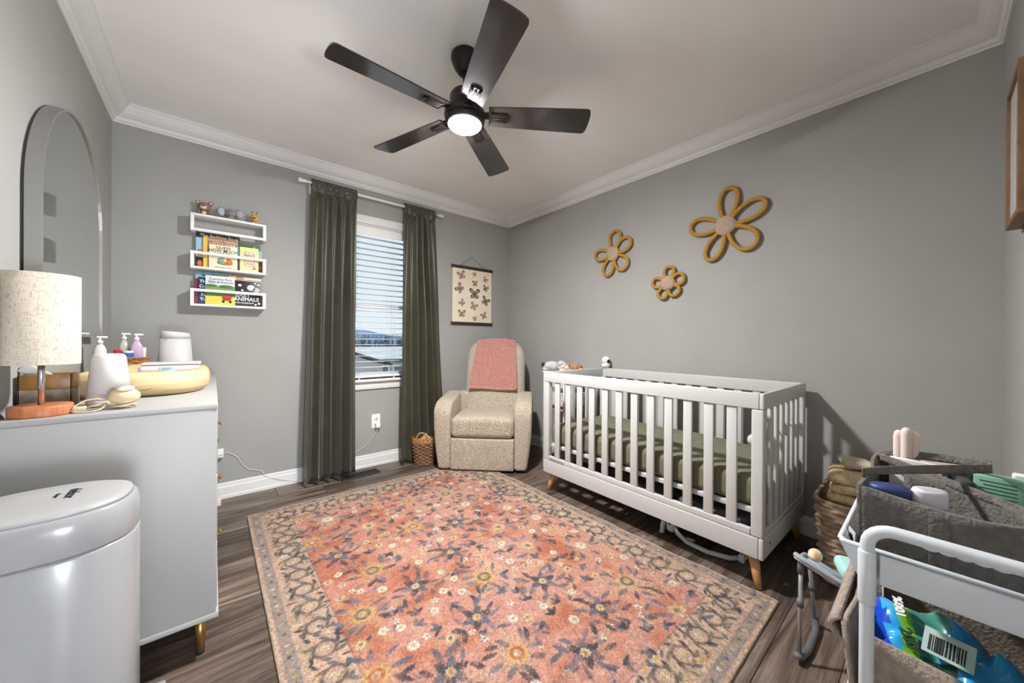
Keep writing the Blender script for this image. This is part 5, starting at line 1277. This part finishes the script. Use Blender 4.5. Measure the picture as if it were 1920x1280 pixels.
for lx, ly, fx, fy in ((-0.045, 0.232, -0.085, 0.228), (0.075, 0.232, 0.16, 0.228), (-0.045, -0.16, -0.085, -0.17), (0.075, -0.16, 0.16, -0.17)):
    zt_ = (0.336 if ly > 0 else 0.312)-(0.045 if lx > 0 else 0)
    l_ = MB().tube([(lx, ly, zt_), (fx, fy, 0.02)], 0.0065, 10).build('leg', M_bar2, bo)
    m_ = [(lx+(fx-lx)*t, ly+(fy-ly)*t, zt_+(0.02-zt_)*t) for t in (0.0, 0.16, 0.42, 0.50)]
    MB().tube([m_[0], m_[1]], 0.010, 10).build('joint', M_bpl, l_); MB().tube([m_[2], m_[3]], 0.010, 10).build('clip', M_bpl, l_)
for fy in (0.228, -0.17):
    MB().tube([(-0.100, fy+0.004, 0.030), (-0.080, fy-0.002, 0.018), (-0.02, fy-0.012, 0.0125), (0.10, fy-0.012, 0.0125), (0.17, fy, 0.022)], [0.011, 0.013, 0.0115, 0.0115, 0.012], 10).build('foot', M_bpl, bo)
o = MB().rbox(-0.055, 0.055, -0.045, 0.045, 0.0, 0.045, 0.02, 4, inner=3, M=RZ(20)).build('teal_pouch', mat('teal_cloth', (158, 208, 200), 0.8, var=(176, 216, 208), vscale=20), loc=(1.625, 0.165, 0.304)); tag(o, 'pale teal padded pouch resting on the bouncer seat', 'pouch')
o = MB().ell((0, 0, 0.02), (0.028, 0.02, 0.02), 16, 10).build('teething_toy', mat('toy_white_orange', (232, 220, 200), 0.5, var=(206, 140, 70), vscale=40), loc=(1.600, 0.262, 0.322)); tag(o, 'small white and orange toy on the bouncer edge', 'toy')

# --- utility cart
ct = thing('utility_cart', 'white three-tier rolling cart with tubular handle in the right foreground', 'cart', (0.785, -0.028, 0.0))
M_cart = mat('cart_white', (206, 212, 218), 0.35, spec=0.45)
HY = 0.094; RR = 0.0088                                   # half distance of the posts, tube radius
def uframe(x):
    pts = [(x, HY, 0.07), (x, HY, 0.72)]
    for k in range(7):
        a = math.pi/2*k/6; pts.append((x, HY-0.030*(1-math.cos(a)), 0.763+0.030*math.sin(a)))
    pts2 = [(px, -py, pz) for px, py, pz in reversed(pts)]
    return pts+pts2
h1 = MB().tube(uframe(0.0), RR, 14).build('handle_frame', M_cart, ct); MB().tube(uframe(0.40), RR, 14).build('handle_frame', M_cart, ct)
b = MB()
for k in range(5): yy = 0.030-0.015*k; b.ell((0.0, yy, 0.7875), (0.0075, 0.0095, 0.0055), 10, 8)
b.build('finger_grip', M_cart, h1)
for x in (0.0, 0.40):
    for sy in (1, -1):
        MB().lathe([(0.0095, 0.672), (0.0108, 0.675), (0.0108, 0.752), (0.0095, 0.755)], 16, c=(x, sy*HY, 0)).build('collar', M_cart, ct)
def tray(z0, z1, nm):
    t_ = MB(); fl_ = 0.022
    def wall(x0, x1, y0, y1, X0, X1, Y0, Y1, th):
        A = [(x0, y0, z0), (x1, y0, z0), (x1, y1, z0), (x0, y1, z0)]; B = [(X0, Y0, z1), (X1, Y0, z1), (X1, Y1, z1), (X0, Y1, z1)]
        Ai = [(x0+th, y0+th, z0+th), (x1-th, y0+th, z0+th), (x1-th, y1-th, z0+th), (x0+th, y1-th, z0+th)]; Bi = [(X0+th, Y0+th, z1), (X1-th, Y0+th, z1), (X1-th, Y1-th, z1), (X0+th, Y1-th, z1)]
        V = A+B+Ai+Bi; Fc = [(3, 2, 1, 0), (8, 9, 10, 11)]
        for k in range(4):
            j = (k+1) % 4; Fc += [(k, j, 4+j, 4+k), (4+k, 4+j, 12+j, 12+k), (12+k, 12+j, 8+j, 8+k)]
        t_.add(V, Fc)
    wall(0.014, 0.386, -0.112, 0.104, 0.012, 0.388, -0.134, 0.128, 0.004)
    o = t_.build(nm, M_cart, ct)
    MB().tube([(0.016, -0.130, z1), (0.024, -0.134, z1), (0.376, -0.134, z1), (0.386, -0.126, z1), (0.386, 0.120, z1), (0.376, 0.128, z1), (0.024, 0.128, z1), (0.014, 0.120, z1)], 0.004, 8, closed=True).build('tray_rim', M_cart, o)
    return o
tray(0.700, 0.752, 'tray'); tray(0.335, 0.43, 'tray'); tray(0.09, 0.185, 'tray')
for x in (0.0, 0.40): MB().rbox(x-0.003, x+0.003, -HY+0.0136, HY-0.0136, 0.708, 0.7535, 0.002).build('end_panel', M_cart, ct)
for x in (0.0, 0.40):
    for sy in (1, -1):
        MB().lathe([(0.0, -0.010), (0.022, -0.010), (0.024, 0), (0.022, 0.010), (0, 0.010)], 18, M=T(x, sy*HY, 0.0245) @ RX(90)).build('wheel', M_bpl, ct)
        MB().lathe([(0.007, 0.045), (0.007, 0.074)], 10, c=(x, sy*HY, 0)).build('wheel_stem', M_bpl, ct)

# --- felt caddy in the top tray
M_felt = mat('grey_felt', (92, 88, 84), 0.95, var=(112, 108, 102), vscale=90, bump=0.5, bscale=200, detail=5.0, sheen=0.2); M_felt2 = mat('beige_felt', (164, 150, 138), 0.95, var=(140, 126, 114), vscale=70, bump=0.5, bscale=180, sheen=0.2)
cd = thing('felt_caddy', 'dark grey felt diaper caddy standing in the cart top tray', 'caddy', (0.845, 0.082, 0.7052))
CLX, CLY, CH = 0.282, -0.222, 0.130; th = 0.006
def felt_wall(nm, fn, nu=20, nv=8): return MB().grid(fn, nu, nv, thick=th).build(nm, M_felt, cd)
felt_wall('front_panel', lambda u, v: (0.004*math.sin(u*9)*v+0.006*v*math.sin(math.pi*u)*-1, CLY*u, CH*v-0.010*v*math.sin(math.pi*u)))
felt_wall('back_panel', lambda u, v: (CLX+0.004*math.sin(u*7)*v, CLY*(1-u), CH*v-0.004*v*math.sin(math.pi*u)))
felt_wall('side_panel', lambda u, v: (CLX*(1-u), 0.003*math.sin(u*8)*v, CH*v))
felt_wall('side_panel', lambda u, v: (CLX*u, CLY+0.003*math.sin(u*8)*v, CH*v))
MB().box(0.003, CLX-0.003, CLY+0.003, -0.003, 0.0, 0.006).build('bottom', M_felt, cd)
felt_wall('divider', lambda u, v: (0.185-0.145*u+0.012*math.sin(u*4), -0.045+(CLY+0.05)*u, (CH-0.006)*v-0.012*u*u*v+0.004))
felt_wall('divider', lambda u, v: (0.19+0.088*u, -0.100, (CH-0.02)*v+0.004), 8, 6)
MB().rbox(-0.0085, -0.0066, -0.098, -0.078, 0.02, CH-0.018, 0.0008).build('stitched_strip', M_felt, cd)
def strap(pts, wdt):
    P = [Vector(q) for q in pts]; n = len(P)-1
    def fn(u, v):
        t = u*n; k = min(int(t), n-1); f = t-k; f = f*f*(3-2*f); q = P[k].lerp(P[k+1], f); return (q.x+wdt*(v-0.5)*0.35, q.y, q.z+wdt*(v-0.5)*0.94)
    return MB().grid(fn, n*6, 3, thick=0.005).build('strap', M_felt, cd)
strap([(0.055, 0.002, CH-0.03), (0.058, 0.001, CH+0.008), (0.075, -0.020, CH+0.014), (0.110, -0.065, CH+0.020), (0.150, -0.110, CH+0.024), (0.190, -0.148, CH+0.026), (0.225, -0.150, CH+0.024), (0.245, -0.115, CH+0.020), (0.255, -0.06, CH+0.014), (0.262, -0.012, CH+0.006), (0.264, 0.002, CH-0.03)], 0.015)
strap([(0.225, -0.010, CH+0.006), (0.205, -0.040, CH+0.002), (0.165, -0.085, CH-0.002), (0.115, -0.14, CH-0.006), (0.060, -0.200, CH-0.012)], 0.014)
tg = MB().box(-0.0005, 0.0005, -0.022, 0.0, -0.030, 0.0).build('fabric_tag', mat('tag_grey', (192, 192, 198), 0.8), cd); tg.location = (0.004, 0.012, 0.055); tg.rotation_euler = (0.1, 0, math.radians(-62))
b = MB()
for k in range(7): b.tube([(-0.0008, -0.011, -0.022), (-0.0008, -0.011+0.007*math.cos(k*math.pi/6), -0.015+0.008*math.sin(k*math.pi/6))], 0.0007, 4)
b.build('tree_emblem', M_rub, tg)
def in_caddy(x, y, z): return (0.845+x, 0.082+y, 0.7052+0.0066+z)
o = MB().lathe([(0.0, 0.0), (0.020, 0.0), (0.022, 0.008), (0.023, 0.098), (0.0255, 0.102), (0.0255, 0.121), (0.024, 0.1245), (0, 0.1255)], 32, sy=0.74).build('blue_lidded_cup', mat('cup_blue', (44, 62, 112), 0.45), loc=in_caddy(0.036, -0.034, 0), rotz=math.radians(-64)); tag(o, 'navy blue oval lidded cup in the grey felt caddy', 'cup')
cr = thing('cream_bottle', 'white oval capped bottle standing upside down in the felt caddy', 'bottle', in_caddy(0.056, -0.078, 0), math.radians(-52))
MB().lathe([(0.0, 0.0), (0.019, 0.0), (0.021, 0.008), (0.021, 0.098), (0, 0.098)], 28, sy=0.66).build('body', mat('bottle_cream', (206, 198, 186), 0.4), cr)
cpp = MB().lathe([(0.0, 0.098), (0.0222, 0.098), (0.0227, 0.101), (0.0227, 0.123), (0.021, 0.1265), (0, 0.1268)], 28, sy=0.66).build('cap', mat('cap_white', (222, 222, 232), 0.4), cr)
b = MB()
for k in range(4): b.box(-0.013, 0.008, -0.008+0.0045*k, -0.007+0.0045*k, 0.1267, 0.1271)
b.build('cap_print', mat('print_lilac', (178, 166, 178), 0.6), cpp)
gb = thing('green_box', 'mint green carton with printed lines in the felt caddy', 'carton', in_caddy(0.236, -0.158, 0.0), math.radians(-8))
MB().rbox(-0.014, 0.014, -0.027, 0.027, 0.0, 0.128, 0.0015).build('carton', mat('mint_card', (134, 184, 160), 0.6), gb)
b = MB()
for k in range(5): b.box(-0.0142, -0.0139, -0.020, 0.020-0.004*(k % 2), 0.092+0.0065*k, 0.0938+0.0065*k)
b.build('carton_print', mat('print_green', (54, 96, 78), 0.6), gb)
o = MB().rbox(-0.009, 0.009, -0.014, 0.014, 0.0, 0.133, 0.004, 2).build('white_tube', mat('tube_white', (230, 228, 224), 0.4), loc=in_caddy(0.264, -0.188, 0)); tag(o, 'white tube behind the mint green carton', 'tube')
o = MB().rbox(-0.035, 0.035, -0.004, 0.004, 0.0, 0.134, 0.002).build('white_card', mat('card_white', (228, 224, 220), 0.6), loc=in_caddy(0.222, -0.058, 0), rotz=math.radians(82)); tag(o, 'white card standing in the back of the felt caddy', 'card')
pk = thing('pink_grooved_bottle', 'pale pink grooved bottle rising behind the felt caddy', 'bottle', in_caddy(0.250, -0.046, 0.0))
b = MB()
for k, (dx, dy, hh) in enumerate(((0.0, 0.0, 0.192), (0.006, 0.0105, 0.184), (0.007, -0.0105, 0.184), (0.013, 0.0, 0.186))): b.lathe([(0.0, 0.0), (0.0068, 0.0), (0.0082, 0.02), (0.0088, hh-0.012), (0.0075, hh-0.004), (0.004, hh), (0, hh+0.001)], 18, c=(dx, dy, 0))
b.build('body', mat('blush_plastic', (222, 202, 194), 0.5), pk)
o = MB().rbox(-0.02, 0.02, -0.011, 0.011, 0.0, 0.118, 0.008, 2).build('dark_pouch', mat('pouch_dark', (58, 58, 62), 0.8), loc=in_caddy(0.215, -0.118, 0), rotz=math.radians(10)); tag(o, 'dark cloth pouch between the caddy dividers', 'pouch')

# --- beige felt bin and packs in the middle tray
fb = thing('felt_bin', 'beige felt bin full of bright packs in the cart middle tray', 'bin', (0.806, 0.070, 0.3400))
BX, BY, BH = 0.35, -0.205, 0.272
def fbw(nm, fn): return MB().grid(fn, 18, 8, thick=0.007).build(nm, M_felt2, fb)
fbw('front_panel', lambda u, v: (-0.004*v+0.004*math.sin(u*6)*v, BY*u, BH*v-0.02*v*math.sin(math.pi*u)*0.5)); fbw('back_panel', lambda u, v: (BX, BY*(1-u), BH*v))
fbw('side_panel', lambda u, v: (BX*(1-u), 0.026*v+0.004*math.sin(u*7)*v, BH*v+0.004*math.sin(u*9)*v)); fbw('side_panel', lambda u, v: (BX*u, BY, BH*v))
MB().box(0.004, BX-0.004, BY+0.004, -0.004, 0.0, 0.006).build('bottom', M_felt2, fb)
b = MB(); b.grid(lambda u, v: (BX*(1-u), 0.028+0.012*math.sin(math.pi*v), BH+0.004-0.030*v), 14, 5, thick=0.006); b.build('folded_rim', M_felt2, fb)
def pack(name, label, cols, loc, w_, d_, h_, rot, seed, tex=()):
    rn = random.Random(seed)
    t = thing(name, label, 'pack', loc)
    def crumple(x, y, z):
        a = 0.006*math.sin(x*61+seed)*math.sin(z*53+seed)+0.005*math.sin(y*77+z*41+seed)+0.003*math.sin(x*140+y*90)
        return (x+a, y+a*0.8, z+a*1.1)
    bb = MB(); M = rot
    bb.rbox(-w_/2, w_/2, -d_/2, d_/2, -h_/2, h_/2, min(w_, d_, h_)*0.38, 4, fn=crumple, inner=14, M=M)
    # colour by position: each face takes one of the printed colours
    P = np.array(bb.v)
    Mi = M.inverted()
    for i, f in enumerate(bb.f):
        c = np.mean(P[list(f)], 0); l = Mi @ Vector(c); bb.m[i] = cols[1](l.x/w_+0.5, l.y/d_+0.5, l.z/h_+0.5)
    bb.build('wrapper', cols[0], t)
    return t
PM = [mat('wrap_blue', (20, 72, 196), 0.16, coat=0.8), mat('wrap_cyan', (38, 160, 222), 0.16, coat=0.8), mat('wrap_green', (120, 190, 40), 0.18, coat=0.8), mat('wrap_magenta', (170, 30, 84), 0.2, coat=0.6), mat('wrap_teal', (70, 140, 126), 0.2, coat=0.8), mat('wrap_yellow', (226, 206, 60), 0.25, coat=0.5), mat('wrap_darkgreen', (24, 70, 54), 0.2, coat=0.6), mat('wrap_white', (226, 230, 230), 0.25, coat=0.5)]
def c1(a, b_, c):
    if b_ > 0.88: return 3 if a > 0.55 else 0
    if b_ > 0.74: return 0
    if b_ > 0.66: return 1 if a > 0.3 else 0
    if b_ > 0.54: return 2 if a > 0.3 else 1
    if b_ > 0.26: return 4 if a > 0.42 else 6
    return 1 if a > 0.4 else 0
w1 = pack('wipes_pack', 'glossy blue and green pack of wipes filling the felt bin', (PM, c1), (0.925, 0.008, 0.528), 0.17, 0.155, 0.15, RY(-38) @ RZ(12), 3)
MF = Matrix.Translation((0.0, 0.0, 0.0)) @ RY(-38) @ RZ(12)
def on_front(y, z, rot=0):     # frame on the pack face that looks back at the camera (local -x)
    return MF @ Matrix(((0, 1, 0, z), (-1, 0, 0, y), (0, 0, 1, 0.0865), (0, 0, 0, 1))) @ RZ(rot)
text_obj('print_number', '200', 0.020, mat('ink_darkgreen', (24, 60, 40), 0.5), w1, on_front(0.016, 0.004, -80), fat=0.0006, depth=0.0015)
text_obj('print_percent', '100%', 0.015, mat('ink_white2', (240, 236, 240), 0.5), w1, on_front(0.018, 0.050, 90), fat=0.0006, depth=0.0015)
b = MB(); b.box(-0.026, 0.026, -0.020, 0.020, -0.001, 0.001, M=on_front(-0.026, 0.004, -18)); bc = b.build('barcode_panel', mat('wrap_pale', (182, 206, 200), 0.25, coat=0.5), w1)
b = MB(); rn = random.Random(2); x = -0.020
while x < 0.018:
    w0 = rn.choice((0.0008, 0.0014, 0.0022)); b.box(x, x+w0, -0.015, 0.010, 0.001, 0.0016, M=on_front(-0.026, 0.004, -18)); x += w0+rn.choice((0.0008, 0.0015))
b.build('barcode', M_rub, bc)
def c2(a, b_, c): return 5 if (a < 0.4 and 0.45 < b_ < 0.8 and c > 0.45) else (7 if (a < 0.3 and b_ > 0.75) else (1 if (b_ < 0.4 or c > 0.6) else 0))
pack('small_blue_pack', 'crumpled bright blue packet with yellow print at the bin front', (PM, c2), (0.892, -0.058, 0.545), 0.09, 0.10, 0.085, RZ(25) @ RY(-25), 9)
pack('grey_cloth_bundle', 'crumpled pale grey cloth bundle at the corner of the felt bin', ([mat('grey_cloth', (150, 152, 158), 0.9)], lambda a, b_, c: 0), (0.885, -0.112, 0.545), 0.07, 0.05, 0.12, RZ(10), 14)
tg = MB().prism([(0, 0), (0.036, 0), (0.036, -0.05)], 0, 0.0008, M=Matrix(((0, 0, 1, 0), (-1, 0, 0, 0), (0, 1, 0, 0), (0, 0, 0, 1)))).build('fabric_tag', mat('tag_grey', (0, 0, 0)), fb); tg.location = (-0.010, 0.022, 0.14)

# ================================================================== around the crib
CR = Matrix.Translation((1.800, 0.466, 0.0)) @ Matrix.Rotation(math.radians(-1.2), 4, 'Z')
def incrib(x, y, z): return tuple(CR @ Vector((x, y, z)))
# baby monitor on the far corner of the crib
mn = thing('baby_monitor', 'white round baby monitor camera on the far crib corner', 'camera', incrib(0.678, CL-0.04, zt1+0.0005), math.radians(-34))
M_mon = mat('monitor_white', (230, 230, 226), 0.35)
MB().lathe([(0.0, 0.0), (0.024, 0.0), (0.032, 0.014), (0.036, 0.030), (0.034, 0.034), (0, 0.036)], 28).build('base', M_mon, mn)
hd = MB().ell((0, 0, 0.062), (0.034, 0.034, 0.033), 28, 18).build('head', M_mon, mn)
MB().lathe([(0.0, 0.0), (0.013, 0.0), (0.014, 0.002), (0.012, 0.004), (0, 0.0045)], 20, M=T(0.010, -0.0295, 0.057) @ RZ(14) @ RX(90)).build('lens', mat('lens_black', (14, 14, 16), 0.1), hd)
# slatted storage unit in the corner behind the crib
su = thing('storage_unit', 'white louvred storage unit in the corner behind the crib', 'storage unit', (2.355, 2.005, 0.0)); su.scale = (1, 1, 0.966)
M_su = mat('unit_white', (214, 212, 206), 0.5); M_suw = mat('unit_wood', (168, 130, 96), 0.55, var=(146, 110, 78), vscale=12)
for x in (-0.180, 0.180):
    for y in (-0.13, 0.13): MB().rbox(x-0.014, x+0.014, y-0.014, y+0.014, 0.0005, 0.835, 0.003).build('post', M_su, su)
MB().rbox(-0.200, 0.200, -0.15, 0.15, 0.8352, 0.853, 0.004).build('top', M_su, su)
lm = MB().rbox(-0.165, 0.165, -0.003, 0.003, -0.006, 0.006, 0.0015, M=RX(25)).mesh('louvre', M_su); lm2 = MB().rbox(-0.003, 0.003, -0.115, 0.115, -0.006, 0.006, 0.0015, M=RY(-25)).mesh('louvre', M_su)
for dz0 in (0.56, 0.71):
    d_ = MB().box(-0.165, 0.165, -0.122, 0.115, dz0-0.004, dz0).build('drawer', M_su, su)
    for k in range(8):
        put(lm, 'louvre', (0, -0.128, dz0+0.012+k*0.0142), d_); put(lm2, 'louvre', (-0.178, 0, dz0+0.012+k*0.0142), d_)
MB().rbox(-0.170, 0.170, -0.122, 0.122, 0.515, 0.535, 0.003).build('shelf', M_suw, su); MB().rbox(-0.170, 0.170, -0.122, 0.122, 0.12, 0.14, 0.003).build('shelf', M_suw, su)
b = MB(); b.box(0.166, 0.172, -0.116, 0.116, 0.14, 0.515); b.build('back_panel', M_suw, su)
# soft toys on top of the unit
zs = 0.8245
def toy(name, label, loc, rotz, parts):
    t = thing(name, label, 'soft toy', loc, math.radians(rotz)); t.scale = (0.82, 0.82, 0.82)
    for nm, m, prims in parts:
        b = MB()
        for c, r in prims: b.ell(c, r, 18, 12)
        b.build(nm, m, t)
    return t
F = lambda n, c, v: mat('plush_'+n, c, 0.95, var=v, vscale=60, bump=0.7, bscale=160, sheen=0.4)
toy('plush_puppy', 'grey and cream plush puppy lying on the corner storage unit', (2.235, 2.050, zs), 30, [
    ('body', F('grey', (150, 148, 158), (214, 212, 214)), [((0.02, 0.07, 0.050), (0.065, 0.085, 0.050))]),
    ('head', F('cream', (218, 204, 188), (206, 190, 172)), [((0.0, -0.045, 0.052), (0.052, 0.050, 0.045)), ((0.0, -0.088, 0.038), (0.036, 0.034, 0.028))]),
    ('ear', F('grey', (0, 0, 0), (0, 0, 0)), [((-0.042, -0.03, 0.080), (0.018, 0.030, 0.026))]), ('ear', F('grey', (0, 0, 0), (0, 0, 0)), [((0.042, -0.03, 0.080), (0.018, 0.030, 0.026))]),
    ('nose', M_ink, [((0.0, -0.118, 0.050), (0.013, 0.008, 0.009))]), ('paw', F('cream', (0, 0, 0), (0, 0, 0)), [((-0.06, -0.06, 0.016), (0.022, 0.032, 0.016))])])
toy('plush_bear', 'tan plush bear with a grey hood on the storage unit', (2.400, 1.985, zs), 30, [
    ('body', F('tan', (196, 142, 104), (176, 122, 86)), [((0, 0.02, 0.036), (0.04, 0.045, 0.036)), ((0.0, -0.028, 0.05), (0.034, 0.032, 0.032))]), ('hood', F('slate', (128, 126, 140), (160, 158, 168)), [((0.0, -0.012, 0.066), (0.036, 0.034, 0.028))]),
    ('paw', F('peach', (224, 176, 132), (210, 160, 116)), [((0.045, -0.045, 0.018), (0.032, 0.022, 0.018))]), ('paw', F('peach', (0, 0, 0), (0, 0, 0)), [((-0.038, -0.05, 0.016), (0.022, 0.022, 0.016))])])
toy('plush_doll', 'small pink and black soft doll at the left of the toys', (2.176, 2.150, zs), 40, [
    ('head', F('pink', (214, 160, 158), (200, 146, 146)), [((0, 0, 0.05), (0.026, 0.026, 0.028))]), ('hair', F('black', (40, 36, 40), (30, 28, 30)), [((0.0, 0.012, 0.062), (0.029, 0.026, 0.027))]), ('body', F('pale', (216, 206, 196), (196, 182, 172)), [((0, -0.01, 0.018), (0.034, 0.030, 0.020))])])
# pompom garland tied to the near end slats
pg = thing('pompom_garland', 'white pompom garland tied to the near end of the crib', 'garland', incrib(0.0, 0.0, 0.0), math.radians(-1.2))
M_pp = mat('pompom_white', (226, 224, 218), 0.95, var=(190, 188, 182), vscale=120, bump=1.0, bscale=160)
def lump2(x, y, z): d = 0.003*math.sin(x*420)*math.sin(y*390)*math.sin(z*410); return (x+d, y+d, z+d)
for q in ((0.062, 0.060, 0.640), (0.20, 0.052, 0.672), (0.34, 0.050, 0.690), (0.47, 0.052, 0.684), (0.585, 0.056, 0.668)): MB().ell(q, (0.026, 0.024, 0.026), 22, 16, fn=lump2).build('pompom', M_pp, pg)
MB().tube([(0.062, 0.060, 0.650), (0.13, 0.05, 0.69), (0.20, 0.052, 0.68), (0.27, 0.046, 0.71), (0.34, 0.05, 0.70), (0.40, 0.046, 0.71), (0.47, 0.052, 0.69), (0.53, 0.046, 0.70), (0.585, 0.056, 0.675)], 0.003, 6).build('cord', M_pp, pg)
# things stowed under the crib
fs = thing('folded_baby_swing', 'white baby swing folded away under the crib with grey cloth', 'baby swing', incrib(0.30, 0.362, 0.0), math.radians(-1.2)); fs.scale = (1.0, 0.64, 1.0)
M_sw = mat('swing_white', (206, 208, 208), 0.4)
b = MB(); b.tube([(-0.13, 0.185, 0.075), (-0.165, 0.12, 0.035), (-0.18, 0.02, 0.016), (-0.18, -0.14, 0.0125), (-0.16, -0.29, 0.020), (-0.10, -0.36, 0.02), (0.05, -0.38, 0.02), (0.2, -0.3, 0.02), (0.24, 0.0, 0.02), (0.18, 0.16, 0.05)], 0.012, 10); b.build('base_tube', M_sw, fs)
MB().rbox(-0.17, -0.09, 0.15, 0.215, 0.02, 0.118, 0.02, 3).build('motor_housing', M_sw, fs)
MB().tube([(-0.145, 0.235, 0.10), (-0.165, 0.245, 0.04), (-0.17, 0.245, 0.006)], [0.022, 0.019, 0.017], 12).build('foot', M_sw, fs)
MB().lathe([(0.0, 0), (0.012, 0), (0.012, 0.003), (0, 0.004)], 14, M=T(-0.171, 0.178, 0.078) @ RY(-90)).build('screw_cap', M_bpl, fs)
MB().rbox(-0.14, 0.20, -0.33, 0.15, 0.065, 0.130, 0.03, 3, inner=6).build('seat_shell', M_sw, fs)
MB().rbox(-0.165, -0.145, -0.385, -0.35, 0.022, 0.062, 0.003).build('strap_tag', mat('swing_tag', (150, 162, 184), 0.7, var=(214, 218, 224), vscale=120), fs)
M_gc = [mat('cloth_a', (88, 88, 96), 0.9, var=(76, 76, 84), vscale=20), mat('cloth_b', (112, 110, 118), 0.9, var=(96, 94, 104), vscale=20), mat('cloth_c', (66, 66, 72), 0.9)]
for k, (x, y, z, w_, d_, l_, rz, lab) in enumerate(((0.26, 0.26, 0.135, 0.40, 0.32, 3, 0.05, 'stack of grey folded clothes at the near end under the mattress'), (0.25, 0.62, 0.135, 0.38, 0.30, 2, -0.1, 'dark grey clothes heaped in the middle under the mattress'), (0.47, 1.00, 0.004, 0.28, 0.30, 6, 0.05, 'charcoal folded clothes at the far end under the mattress'))):
    p_ = incrib(x, y, z); folded('folded_clothes', lab, 'clothes', M_gc[k], p_, rz, w_, d_, l_, 0.045 if k != 1 else 0.055, 'clothes stowed under the crib', wav=0.007)
